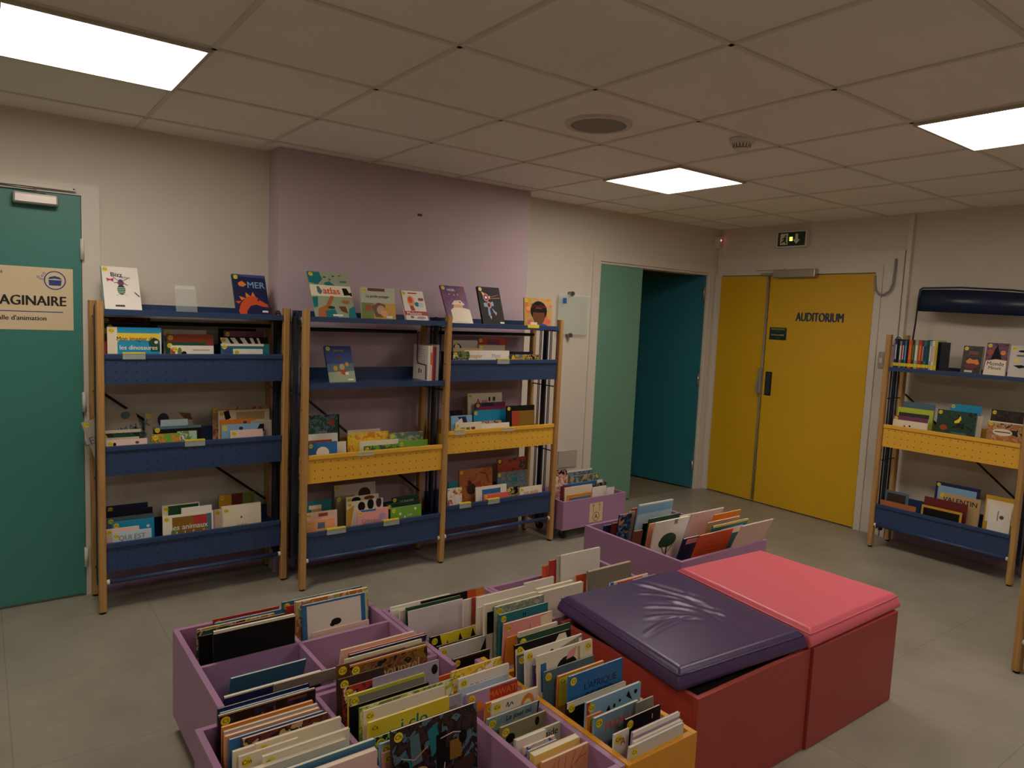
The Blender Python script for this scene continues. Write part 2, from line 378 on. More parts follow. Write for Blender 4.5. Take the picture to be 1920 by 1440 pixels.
bm = bmesh.new(); box(bm, -.02, 0, -.02, .03, -.03, .03, 0, .003); mesh_obj('housing', bm, M_DARK, o)
bm = bmesh.new(); cyl(bm, (-.0195, .008, 0), (-.023, .008, 0), .007, n=10); mesh_obj('indicator_light', bm, emis('green_led', (.1, 1, .2), 3), o)
bm = bmesh.new(); cyl(bm, (1.55, BY, 2.12), (1.552, BY-.016, 2.118), .004, n=8); box(bm, 1.535, 1.565, BY-.002, BY, 2.113, 2.127)
tag(mesh_obj('picture_hook', bm, mat('old_nail', '5E4A48', .6)), 'small nail left in the lilac wall above the shelves', 'hook')

# ------------------------------------------------------------------ ceiling things
o = thing('ceiling_speaker', 'round flush speaker with grey grille in a ceiling tile', 'speaker', (1.544, -1.458, CEIL+.012))
bm = bmesh.new(); n = 48
for k in range(n):
    a, b2 = 2*pi*k/n, 2*pi*(k+1)/n
    prof = [(.150, 0), (.146, -.010), (.124, -.012), (.122, -.004)]
    for (r0, z0), (r1, z1) in zip(prof, prof[1:]):
        bm.faces.new([bm.verts.new(p) for p in ((r0*cos(a), r0*sin(a), z0), (r0*cos(b2), r0*sin(b2), z0), (r1*cos(b2), r1*sin(b2), z1), (r1*cos(a), r1*sin(a), z1))])
bmesh.ops.remove_doubles(bm, verts=bm.verts, dist=1e-5); mesh_obj('rim', bm, mat('speaker_rim', 'D3CBBE', .6), o)
bm = bmesh.new(); cyl(bm, (0, 0, -.001), (0, 0, -.008), .124, n=48); mesh_obj('grille', bm, mat('speaker_grille', '958D80', .7, bump=1, bscale=500), o)
o = thing('smoke_detector', 'white round smoke detector with slotted side on the ceiling', 'smoke detector', (2.174, -1.752, CEIL+.012))
bm = bmesh.new(); cyl(bm, (0, 0, 0), (0, 0, -.022), .058, .056, n=32); mesh_obj('base', bm, mat('detector_white', 'E0D9CD', .5), o)
bm = bmesh.new(); cyl(bm, (0, 0, -.022), (0, 0, -.040), .044, .036, n=32); cyl(bm, (0, 0, -.044), (0, 0, -.055), .034, .026, n=32); mesh_obj('head', bm, mat('detector_white', 'E0D9CD', .5), o)
bm = bmesh.new(); cyl(bm, (0, 0, -.038), (0, 0, -.045), .030, n=24)
for k in range(16):
    a = 2*pi*k/16; cyl(bm, (.040*cos(a), .040*sin(a), -.024), (.036*cos(a), .036*sin(a), -.039), .003, n=6)
mesh_obj('slots', bm, M_DARK, o)
LBL = {(-.6, -1.2): 'square ceiling light panel at far left, above the green door', (2.4, -1.2): 'square ceiling light panel nearest the doorway and exit sign', (2.4, -3.0): 'square ceiling light panel at right edge near right-hand shelf'}
for k, (cx, cy) in enumerate(LIGHT_CELLS):
    o = thing('ceiling_light', LBL.get((cx, cy), 'square ceiling light panel out of view behind the camera'), 'ceiling light', (cx+.3, cy+.3, CEIL), group='flush ceiling light panels')
    bm = bmesh.new()
    for (a, b2, c, d) in ((-.297, .297, .284, .297), (-.297, .297, -.297, -.284), (-.297, -.284, -.284, .284), (.284, .297, -.284, .284)): box(bm, a, b2, c, d, -.006, .011)
    mesh_obj('frame', bm, mat('light_frame', 'B9AF9F', .4), o)
    bm = bmesh.new(); box(bm, -.284, .284, -.284, .284, .002, .010); mesh_obj('diffuser', bm, emis('light_diffuser', PANEL_COLOR, PANEL_STRENGTH), o)

# ------------------------------------------------------------------ book bins
M_PUR = mat('lilac_lacquer', 'A87FA2', .42, .4)
M_ORG = mat('orange_yellow_lacquer', 'DD9A28', .4, .4)
M_REDP = mat('red_lacquer', 'A5433B', .45, .4, var=.02)
M_CAST = mat('caster_rubber', '2A2826', .6)
RIM = .375
def bin_unit(label, x0, x1, y0, y1, m, zt=RIM, zb=.06, xdiv=(), ydiv=(), group='wooden book bins', t=.018, low=(), lowdiv=False):
    cx, cy = (x0+x1)/2, (y0+y1)/2
    o = thing('book_bin', label, 'book bin', (cx, cy, 0), group=group)
    a, b2, c, d = x0-cx, x1-cx, y0-cy, y1-cy
    bm = bmesh.new()
    zl = lambda s_: .30 if s_ in low else zt
    box(bm, a, a+t, c, d, zb, zl('left'), 0, .0015); box(bm, b2-t, b2, c, d, zb, zt, 0, .0015)
    box(bm, a+t, b2-t, c, c+t, zb, zl('front'), 0, .0015); box(bm, a+t, b2-t, d-t, d, zb, zl('back'), 0, .0015)
    box(bm, a+t, b2-t, c+t, d-t, zb, zb+.02)
    mesh_obj('body', bm, m, o)
    for xd in xdiv:
        bm = bmesh.new(); box(bm, xd-cx-.007, xd-cx+.007, c+t, d-t, zb+.02, zt-.001, 0, .001); mesh_obj('divider', bm, m, o)
    for yd in ydiv:
        xs = [x0+t]+sorted(xdiv)+[x1-t]
        for q, (p, r) in enumerate(zip(xs, xs[1:])):
            e0 = .007 if q else 0; e1 = .007 if q < len(xs)-2 else 0
            bm = bmesh.new(); box(bm, p-cx+e0, r-cx-e1, yd-cy-.007, yd-cy+.007, zb+.02, .30 if lowdiv else zt-.001, 0, .001); mesh_obj('divider', bm, m, o)
    for px in (a+.07, b2-.07):
        for py in (c+.07, d-.07):
            bm = bmesh.new(); r = (zb-.008)/2-.002
            cyl(bm, (px-.011, py, r), (px+.011, py, r), r, n=20, mi=0)
            box(bm, px-.018, px-.013, py-.012, py+.016, r, zb-.003, 1); box(bm, px+.013, px+.018, py-.012, py+.016, r, zb-.003, 1)
            box(bm, px-.022, px+.022, py-.022, py+.022, zb-.004, zb, 1); cyl(bm, (px-.018, py, r), (px+.018, py, r), .005, mi=1)
            mesh_obj('caster', bm, [M_CAST, M_STEEL], o)
    return o
bin_unit('leftmost lilac book bin with four bays beside the shelf', -.137, .553, -1.872, -1.222, M_PUR, xdiv=(.2,), ydiv=(-1.545,))
bin_unit('nearest lilac book bin left of the narrow lilac one', -.217, .461, -2.566, -1.887, M_PUR, xdiv=(.12,), ydiv=(-2.231,), lowdiv=True)
bin_unit('narrow lilac book bin between the nearest bin and orange-yellow bin', .463, .661, -2.64, -1.962, M_PUR, low=('left', 'back'))
bin_unit('lilac book bin in the middle hidden under packed books', .557, 1.038, -1.958, -1.447, M_PUR, xdiv=(), low=('front',))
bin_unit('narrow orange-yellow book bin in front of the red benches', .664, .943, -2.647, -1.962, M_ORG, low=('back',))
bin_unit('low lilac book bin behind the purple mat', 1.042, 1.705, -1.858, -1.462, M_PUR)
bin_unit('lilac book bin at the far corner behind the pink mat', 2.031, 2.735, -1.688, -1.0, M_PUR)
ob = bin_unit('small lilac bin on castors marked with arrows and A', 2.488, 3.09, -.303, .098, M_PUR, zt=.281, zb=.08, t=.014)
bm = bmesh.new(); box(bm, -.063, .063, -.0008, 0, -.068, .068); lab = mesh_obj('arrow_label', bm, mat('label_cream', 'E0C898', .6), ob, loc=(2.798-2.789, -.2005-.0006, .171))
bm = bmesh.new()
ring(bm, 0, -.03, .029, .033, -.0012, n=40)
add_text(bm, 'A', Matrix.Translation((0, -.0012, -.031))@FRONT@Matrix.Scale(.047, 4))
for x in (-.03, .03):
    box(bm, x-.0015, x+.0015, -.0013, -.0009, .005, .056)
    for s in (-1, 1): poly(bm, [(x, -.0013, .06), (x+s*.011, -.0013, .045), (x+s*.013, -.0013, .047), (x, -.0013, .064)])
mesh_obj('arrows_and_letter', bm, mat('poster_black', '17130F', .5), lab)

# ------------------------------------------------------------------ red bench boxes with foam mats
def bench(label, x0, x1, y0, y1, top):
    cx, cy = (x0+x1)/2, (y0+y1)/2; o = thing('bench_box', label, 'bench', (cx, cy, 0), group='red wooden bench boxes')
    a, b2, c, d, t = x0-cx, x1-cx, y0-cy, y1-cy, .018
    for nm, v in (('front_panel', (a, b2, c, c+t)), ('back_panel', (a, b2, d-t, d)), ('side_panel', (a, a+t, c+t, d-t)), ('side_panel', (b2-t, b2, c+t, d-t))):
        bm = bmesh.new(); box(bm, *v, .004, top, 0, .0015); mesh_obj(nm, bm, M_REDP, o)
    bm = bmesh.new(); box(bm, a+t, b2-t, c+t, d-t, top-.05, top-.03); mesh_obj('seat_board', bm, mat('gap_shade_board', '1E1716', .7), o)  # board coloured near black to paint in the shade under the mat
bench('red wooden box under the purple mat', 1.071, 1.701, -2.548, -1.90, .384)
bench('red wooden box under the pink mat', 1.706, 2.343, -2.558, -1.90, .384)
M_VP = mat('purple_vinyl', '4B3862', .30, .5, bump=.25, bscale=260)
M_VK = mat('pink_vinyl', 'E0697A', .36, .5, bump=.2, bscale=260)
def foam_mat(label, quad, z0, z1, m, wrinkles=()):
    FL, FR_, BR, BL = [Vector((p[0], p[1], 0)) for p in quad]
    cx = sum(p[0] for p in quad)/4; cy = sum(p[1] for p in quad)/4
    W, D = (FR_-FL).length, (BL-FL).length
    def Q(x, y, z):
        u = x/W+.5; v = y/D+.5
        p = FL.lerp(FR_, u).lerp(BL.lerp(BR, u), v); return Vector((p.x-cx, p.y-cy, z))
    o = thing('foam_mat', label, 'mat', (cx, cy, z0))
    NX, NY, r, H = 96, 96, .022, z1-z0
    def topz(x, y):
        z = H
        u = (x+W/2)/W; v = (y+D/2)/D
        z += .004*math.sin(pi*u)*math.sin(pi*v)
        for (ax, ay, bx_, by_, wd, h) in wrinkles:
            px, py = u-ax, v-ay; dx, dy = bx_-ax, by_-ay; L2 = dx*dx+dy*dy
            t = max(0, min(1, (px*dx+py*dy)/L2)); 
            dist = math.hypot(px-t*dx, py-t*dy-.03*math.sin(pi*t)); fade = math.sin(pi*min(1, max(0, t*.96+.02)))**.7
            h_ = h*.78; z += h_*fade*math.exp(-(dist/wd)**2)-.45*h_*fade*math.exp(-((dist-wd*1.7)/(wd*.9))**2)
        return z
    bm = bmesh.new(); G = []
    prof = [(0, 0)]
    def outline(s):   # parameter ring inset
        pass
    # top grid
    xs = [-W/2+r*.0+W*i/NX for i in range(NX+1)]; ys = [-D/2+D*j/NY for j in range(NY+1)]
    for j, y in enumerate(ys):
        row = []
        for i, x in enumerate(xs):
            e = min(x+W/2, W/2-x, y+D/2, D/2-y); z = topz(x, y)
            if e < r: z -= r*(1-math.sqrt(max(0, 1-((r-e)/r)**2)))*.75
            row.append(bm.verts.new(Vector((x, y, z))))
        G.append(row)
    for j in range(NY):
        for i in range(NX):
            f = bm.faces.new((G[j][i], G[j][i+1], G[j+1][i+1], G[j+1][i])); f.smooth = True
    # sides and underside
    loop = [G[0][i] for i in range(NX+1)]+[G[j][NX] for j in range(1, NY+1)]+[G[NY][i] for i in range(NX-1, -1, -1)]+[G[j][0] for j in range(NY-1, 0, -1)]
    prev = loop; n = len(loop)
    for q, zz in enumerate((H*.62, H*.3, .010, 0)):
        off = (.008, .014, .015, .006)[q]; cur = []
        for v in loop:
            x = v.co.x; y = v.co.y
            sg = Vector((x/(W/2), y/(D/2)))
            k = max(abs(sg.x), abs(sg.y)); nx = (1 if sg.x > 0 else -1)*(abs(sg.x) > .97*k); ny = (1 if sg.y > 0 else -1)*(abs(sg.y) > .97*k)
            cur.append(bm.verts.new((x+nx*off, y+ny*off, zz)))
        for a in range(n):
            f = bm.faces.new((prev[(a+1) % n], prev[a], cur[a], cur[(a+1) % n])); f.smooth = True
        prev = cur
    bm.faces.new(prev[::-1])
    for v in bm.verts: v.co = Q(*v.co)
    bmesh.ops.recalc_face_normals(bm, faces=bm.faces)
    mesh_obj('cover', bm, m, o)
    bm = bmesh.new(); zs = H-.017
    q = [(-W/2-.004, -D/2-.004), (W/2+.004, -D/2-.004), (W/2+.004, D/2+.004), (-W/2-.004, D/2+.004)]
    pts = []
    for a in range(4):
        p, s = q[a], q[(a+1) % 4]
        for t in range(12):
            x = p[0]+(s[0]-p[0])*t/12; y = p[1]+(s[1]-p[1])*t/12; pts.append(Q(x, y, zs))
    pts.append(pts[0]); tube(bm, pts, .0028, n=6)
    mesh_obj('piping', bm, m, o)
foam_mat('dark purple creased foam mat on the left red box', [(1.055, -2.482), (1.664, -2.530), (1.752, -1.872), (1.131, -1.845)], .386, .454, M_VP, wrinkles=[
    (.57, .93, .76, .52, .024, .010), (.58, .62, .73, .32, .022, .009), (.35, .63, .61, .45, .020, .006), (.25, .51, .57, .36, .020, .006),
    (.10, .36, .53, .41, .018, .005), (.69, .30, .71, .12, .016, .004), (.76, .72, .66, .28, .018, .005), (.45, .80, .66, .62, .018, .005)])
foam_mat('bright pink foam mat on the right red box', [(1.697, -2.541), (2.357, -2.537), (2.336, -1.904), (1.783, -1.872)], .386, .454, M_VK, wrinkles=[(.1, .82, .34, .97, .05, .003), (.05, .6, .12, .9, .03, .002)])

# ------------------------------------------------------------------ display shelves
def wood_mat():
    m = bpy.data.materials.new('beech_wood'); m.use_nodes = True; nt = m.node_tree; b = nt.nodes['Principled BSDF']
    tc = nt.nodes.new('ShaderNodeTexCoord'); mp = nt.nodes.new('ShaderNodeMapping'); mp.inputs['Scale'].default_value = (22, 22, 1.6)
    nt.links.new(tc.outputs['Object'], mp.inputs[0]); n = nt.nodes.new('ShaderNodeTexNoise'); n.inputs['Scale'].default_value = 3; n.inputs['Detail'].default_value = 7
    nt.links.new(mp.outputs[0], n.inputs['Vector']); r = nt.nodes.new('ShaderNodeValToRGB'); e = r.color_ramp.elements
    e[0].position = .3; e[0].color = lin('A87C4A'); e[1].position = .7; e[1].color = lin('C09759')
    nt.links.new(n.outputs['Fac'], r.inputs['Fac']); nt.links.new(r.outputs['Color'], b.inputs['Base Color']); b.inputs['Roughness'].default_value = .4
    return m
M_WOOD = wood_mat()
def perf_mat(name, hx):
    """sheet metal punched with three rows of small holes (object space, 44 mm pitch)"""
    m = bpy.data.materials.new(name); m.use_nodes = True; nt = m.node_tree; b = nt.nodes['Principled BSDF']
    b.inputs['Roughness'].default_value = .42
    tc = nt.nodes.new('ShaderNodeTexCoord'); sep = nt.nodes.new('ShaderNodeSeparateXYZ'); nt.links.new(tc.outputs['Object'], sep.inputs[0])
    def M(op, a, c=None):
        q = nt.nodes.new('ShaderNodeMath'); q.operation = op
        for i, v in enumerate((a, c)):
            if v is None: continue
            if isinstance(v, (int, float)): q.inputs[i].default_value = v
            else: nt.links.new(v, q.inputs[i])
        return q.outputs[0]
    px = M('PINGPONG', M('ADD', sep.outputs['X'], .022), .022); pz = M('PINGPONG', M('ADD', sep.outputs['Z'], 0.0), .022)
    d = M('SQRT', M('ADD', M('MULTIPLY', px, px), M('MULTIPLY', pz, pz)))
    hole = M('LESS_THAN', d, .0034)
    mix = nt.nodes.new('ShaderNodeMix'); mix.data_type = 'RGBA'; nt.links.new(hole, mix.inputs['Factor'])
    mix.inputs[6].default_value = lin(hx); mix.inputs[7].default_value = tuple(x*.12 for x in lin(hx)[:3])+(1,)
    nt.links.new(mix.outputs[2], b.inputs['Base Color']); return m
HB, HY = '2C4268', 'E8B23C'
M_BLUE = mat('blue_powder_coat', HB, .38, .5); M_YELM = mat('yellow_powder_coat', HY, .4, .5)
P_BLUE = perf_mat('blue_punched_sheet', HB); P_YEL = perf_mat('yellow_punched_sheet', HY)
M_NAVYM = mat('navy_steel', '1A2436', .4); M_CAP = mat('white_cap', 'E6E0D2', .45); M_BLK = mat('black_steel', '121318', .4)
PROTO = {}
def post(parent, x, y, H, curve=0):
    bm = bmesh.new(); w2, d2 = .0165, .021; N = 16; rings = []
    for k in range(N+1):
        z = .012+(H-.012)*k/N; rings.append([bm.verts.new((x+sx*w2, y+sy*d2, z)) for sx, sy in ((-1, -.7), (-.7, -1), (.7, -1), (1, -.7), (1, .7), (.7, 1), (-.7, 1), (-1, .7))])
    for a, b2 in zip(rings, rings[1:]):
        for q in range(8): bm.faces.new((a[q], a[(q+1) % 8], b2[(q+1) % 8], b2[q]))
    bm.faces.new(rings[0][::-1]); bm.faces.new(rings[-1])
    p = mesh_obj('post', bm, M_WOOD, parent)
    bm = bmesh.new(); cyl(bm, (x, y, 0), (x, y, .013), .014, n=12); mesh_obj('foot', bm, M_BLK, p)
    for z in (.17, .42, .70, .98, 1.22):
        for s_ in (-1, 1):
            if 'bolt' not in PROTO:
                bm = bmesh.new(); cyl(bm, (-.0011, 0, 0), (.0011, 0, 0), .0042, n=8); b_ = mesh_obj('bolt', bm, M_BLK, p); PROTO['bolt'] = b_.data
            else: b_ = link(bpy.data.objects.new('bolt', PROTO['bolt']), p)
            b_.location = (x+s_*(w2+.0001), y, z)
def end_frame(parent, x, D, H, ywin):
    post(parent, x, .0, H); post(parent, x, D, H)
    ym = D/2
    bm = bmesh.new(); box(bm, x-.008, x+.008, ym-.018, ym+.018, .10, H-.04)
    for k in range(34):
        z = .14+k*.039; cyl(bm, (x-.0088, ym, z), (x+.0088, ym, z), .0035, n=6, mi=1)
    mesh_obj('upright', bm, [M_NAVYM, M_BLK], parent)
    bm = bmesh.new()
    for y in (ym-.062, ym-.048, ym+.048, ym+.062):
        cyl(bm, (x, y, .12), (x, y, H-.075), .0034, n=6)
    for z in (.16, .62, 1.06, H-.075): cyl(bm, (x, .02, z), (x, D-.02, z), .0042, n=6)
    for s in (0, 1):
        pts = []
        for k in range(9):
            a = pi*k/8; pts.append((x, ym+(.062-.014*s)*cos(a), H-.075+(.06-.012*s)*sin(a)))
        tube(bm, pts, .0034, n=6)
    mesh_obj('wire_side', bm, M_BLK, parent)
def tray(parent, x0, x1, z0, z1, D, blue=True, tags=()):
    ms = M_BLUE if blue else M_YELM; mp = P_BLUE if blue else P_YEL
    t = bpy.data.objects.new('tray', None); link(t, parent); t.location = ((x0+x1)/2, 0, z1-.042)
    W = (x1-x0)/2-.002; zb = z0-(z1-.042); zt = .042
    # punched front panel, a little behind the rolled lip
    bm = bmesh.new(); box(bm, -W, W, -.004, -.001, zb, zt-.024); mesh_obj('front_panel', bm, mp, t)
    bm = bmesh.new(); box(bm, -W, W, -.013, .003, zt-.026, zt, 0, .004); mesh_obj('lip', bm, ms, t)
    bm = bmesh.new(); box(bm, -W, W, .0, D-.034, zb, zb+.004); box(bm, -W, W, D-.034, D-.03, zb, zt+.035)
    for s in (-1, 1): box(bm, s*W-(.003 if s > 0 else 0), s*W+(.003 if s < 0 else 0), 0, D-.034, zb, zt-.03)
    mesh_obj('pan', bm, ms, t)
    for (a, b2, kind) in tags:
        cx = (x0+x1)/2; bm = bmesh.new(); box(bm, a-cx, b2-cx, -.0155, -.0135, zt-.026, zt+.002)
        h = mesh_obj('label_holder', bm, glass(), t)
        bm = bmesh.new()
        if kind == 'y': box(bm, a-cx, b2-cx, -.0165, .004, zt+.001, zt+.007)
        else: box(bm, a-cx+.002, b2-cx-.002, -.0162, -.0156, zt-.008, zt-.002)
        mesh_obj('label_strip', bm, mat('label_yellow', 'E6CE3A', .5), h)
def deck(parent, x0, x1, z, D, tags=(), up=.03):
    t = bpy.data.objects.new('top_shelf', None); link(t, parent); t.location = ((x0+x1)/2, 0, z)
    W = (x1-x0)/2-.002
    bm = bmesh.new(); box(bm, -W, W, -.012, D-.03, -.004, 0); box(bm, -W, W, -.014, -.010, -.024, .004, 0, .001); box(bm, -W, W, D-.034, D-.03, -.004, up)
    mesh_obj('shelf_plate', bm, M_BLUE, t)
    for (a, b2) in tags:
        cx = (x0+x1)/2; bm = bmesh.new(); box(bm, a-cx, b2-cx, -.0165, -.0145, -.012, .010); mesh_obj('label_strip', bm, mat('label_yellow', 'E6CE3A', .5), t)
def rail(parent, x0, x1, z):
    bm = bmesh.new(); cyl(bm, (x0+.018, 0, z), (x1-.018, 0, z), .011, n=14); r_ = mesh_obj('foot_rail', bm, M_BLUE, parent)
    bm = bmesh.new(); cyl(bm, (x0+.010, 0, z), (x0+.030, 0, z), .0125, n=14); mesh_obj('end_cap', bm, M_CAP, r_); bm = bmesh.new(); cyl(bm, (x1-.030, 0, z), (x1-.010, 0, z), .0125, n=14); mesh_obj('end_cap', bm, M_CAP, r_)
def bar(parent, name, p0, p1, r, m=None):
    bm = bmesh.new(); cyl(bm, p0, p1, r, n=10); return mesh_obj(name, bm, m or M_BLK, parent)
SH = 1.508
# left single unit
u1 = thing('display_shelf', 'single-bay blue display shelf beside the green door', 'bookshelf', (-.206, -.02, 0), group='wood and steel display shelves')
B = .878; D1 = .262
for x in (0, B): end_frame(u1, x, D1, SH, 0)
deck(u1, .017, B-.017, 1.468, D1)
tray(u1, .017, B-.017, 1.117, 1.262, D1, True, tags=((.093, .190, 'y'),))
tray(u1, .017, B-.017, .674, .820, D1, True, tags=((.367, .463, 'y'),)); tray(u1, .017, B-.017, .200, .346, D1, True)
rail(u1, 0, B, .152)
bar(u1, 'brace', (.03, .222, 1.055), (B-.03, .222, .412), .007); bar(u1, 'rear_rail', (.02, .20, 1.405), (B-.02, .20, 1.405), .011); bar(u1, 'rear_rail', (.02, .225, .135), (B-.02, .225, .135), .009)
# middle double unit
u2 = thing('display_shelf', 'double-bay display shelf with yellow trays against the lilac wall', 'bookshelf', (.705, -.225, 0), group='wood and steel display shelves')
C1, C2 = .868, 1.741; D2 = .285
for x in (0, C1, C2): end_frame(u2, x, D2, SH, 0)
deck(u2, .017, C1-.017, 1.470, D2); deck(u2, C1+.017, C2-.017, 1.462, D2, tags=((1.454, 1.547),))
bm = bmesh.new(); box(bm, .019, C1-.019, -.01, D2-.04, 1.114, 1.119); box(bm, .019, C1-.019, -.012, -.008, 1.092, 1.121); box(bm, .019, C1-.019, D2-.044, D2-.04, 1.114, 1.185); mesh_obj('flat_shelf', bm, M_BLUE, u2)
tray(u2, .017, C1-.017, .582, .737, D2, False, tags=((.30, .40, 'c'),)); tray(u2, .017, C1-.017, .168, .315, D2, True, tags=((.13, .24, 'y'), (.47, .57, 'y')))
tray(u2, C1+.017, C2-.017, 1.113, 1.245, D2, True, tags=((1.226, 1.32, 'y'),)); tray(u2, C1+.017, C2-.017, .672, .813, D2, False, tags=((.93, 1.0, 'y'), (1.29, 1.38, 'c')))
tray(u2, C1+.017, C2-.017, .205, .350, D2, True, tags=((.985, 1.07, 'y'), (1.20, 1.29, 'y')))
rail(u2, 0, C1, .160); rail(u2, C1, C2, .160)
bar(u2, 'brace', (.06, .235, 1.04), (C1-.03, .235, .40), .007)
for a, b2 in ((.02, C1-.10), (C1+.02, C2-.06)): bar(u2, 'rear_rail', (a, .205, 1.40), (b2, .205, 1.40), .011)
bar(u2, 'rear_rail', (.02, .25, .13), (C1-.02, .25, .13), .009); bar(u2, 'rear_rail', (C1+.02, .25, .13), (C2-.02, .25, .13), .009)
# right-hand unit, facing -X
u3 = thing('display_shelf', 'right-hand display shelf by the yellow doors with navy header sign', 'bookshelf', (4.39, -1.462, 0), (0, 0, R(-90)), group='wood and steel display shelves')
B3 = .857; D3 = .258
for x in (0, B3): end_frame(u3, x, D3, SH, 0)
deck(u3, .017, B3-.017, 1.283, D3, up=.02); tray(u3, .017, B3-.017, .728, .885, D3, False); tray(u3, .017, B3-.017, .165, .318, D3, True)
rail(u3, 0, B3, .165); bar(u3, 'brace', (.045, .215, 1.09), (B3-.03, .215, .46), .007)
# second bay of the same run, mostly outside the view
u4 = thing('display_shelf', 'nearer display shelf whose wooden post stands at right edge', 'bookshelf', (3.108, -2.768, 0), (0, 0, R(-104)), group='wood and steel display shelves')
for x in (0, .87): end_frame(u4, x, .26, SH, 0)
deck(u4, .017, .853, 1.468, .26); tray(u4, .017, .853, 1.117, 1.262, .26); tray(u4, .017, .853, .674, .820, .26); tray(u4, .017, .853, .200, .346, .26); rail(u4, 0, .87, .152)
# header sign on black tube
o = thing('header_sign', 'navy curved header sign on a black tube frame above right-hand shelf', 'sign', (4.60, -1.50, 1.284))
bm = bmesh.new(); tube(bm, [(0, -.005, 0), (0, -.018, .12), (0, -.030, .30), (0, -.036, .50), (0, -.040, .545), (0, -.055, .556), (0, -.3, .558), (0, -.6, .540), (0, -.74, .523), (0, -.755, .51), (0, -.758, .48), (0, -.758, 0)], .006); mesh_obj('tube_frame', bm, M_BLK, o)
bm = bmesh.new(); n = 24; P = []
for k in range(n+1):
    t = k/n; y = -.048-.70*t; zt = .545-.03*t*t; zb = .395-.02*t
    bx_ = -.012-.06*math.sin(pi*t); P.append([bm.verts.new((bx_+.012, y, zt)), bm.verts.new((bx_-.008, y, (zt+zb)/2)), bm.verts.new((bx_-.012, y, zb))])
for a, b2 in zip(P, P[1:]):
    for q in (0, 1): f = bm.faces.new((a[q], a[q+1], b2[q+1], b2[q])); f.smooth = True
r_ = bmesh.ops.solidify(bm, geom=bm.faces[:], thickness=.003)
mesh_obj('panel', bm, mat('navy_gloss_panel', '24355A', .3, .6), o)
# acrylic sign holder on the left shelf
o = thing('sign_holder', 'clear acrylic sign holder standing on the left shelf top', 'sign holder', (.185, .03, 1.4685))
bm = bmesh.new(); box(bm, -.05, .05, -.03, .03, 0, .002); mesh_obj('base', bm, glass(), o)
bm = bmesh.new(); vs = [(-.05, .0, .002), (.05, .0, .002), (.05, .045, .135), (-.05, .045, .135)]
for dy in (0,): poly(bm, [Vector(v) for v in vs])
bmesh.ops.solidify(bm, geom=bm.faces[:], thickness=.002); mesh_obj('plate', bm, glass(), o)
bm = bmesh.new(); poly(bm, [Vector((-.047, .0335, .100)), Vector((.043, .0335, .100)), Vector((.047, .0435, .132)), Vector((-.047, .0435, .132))]); bmesh.ops.solidify(bm, geom=bm.faces[:], thickness=.0008)  # white strip painted in as the ceiling light's reflection on the acrylic
mesh_obj('reflection_strip', bm, mat('painted_reflection', 'F0EDE6', .5), o)

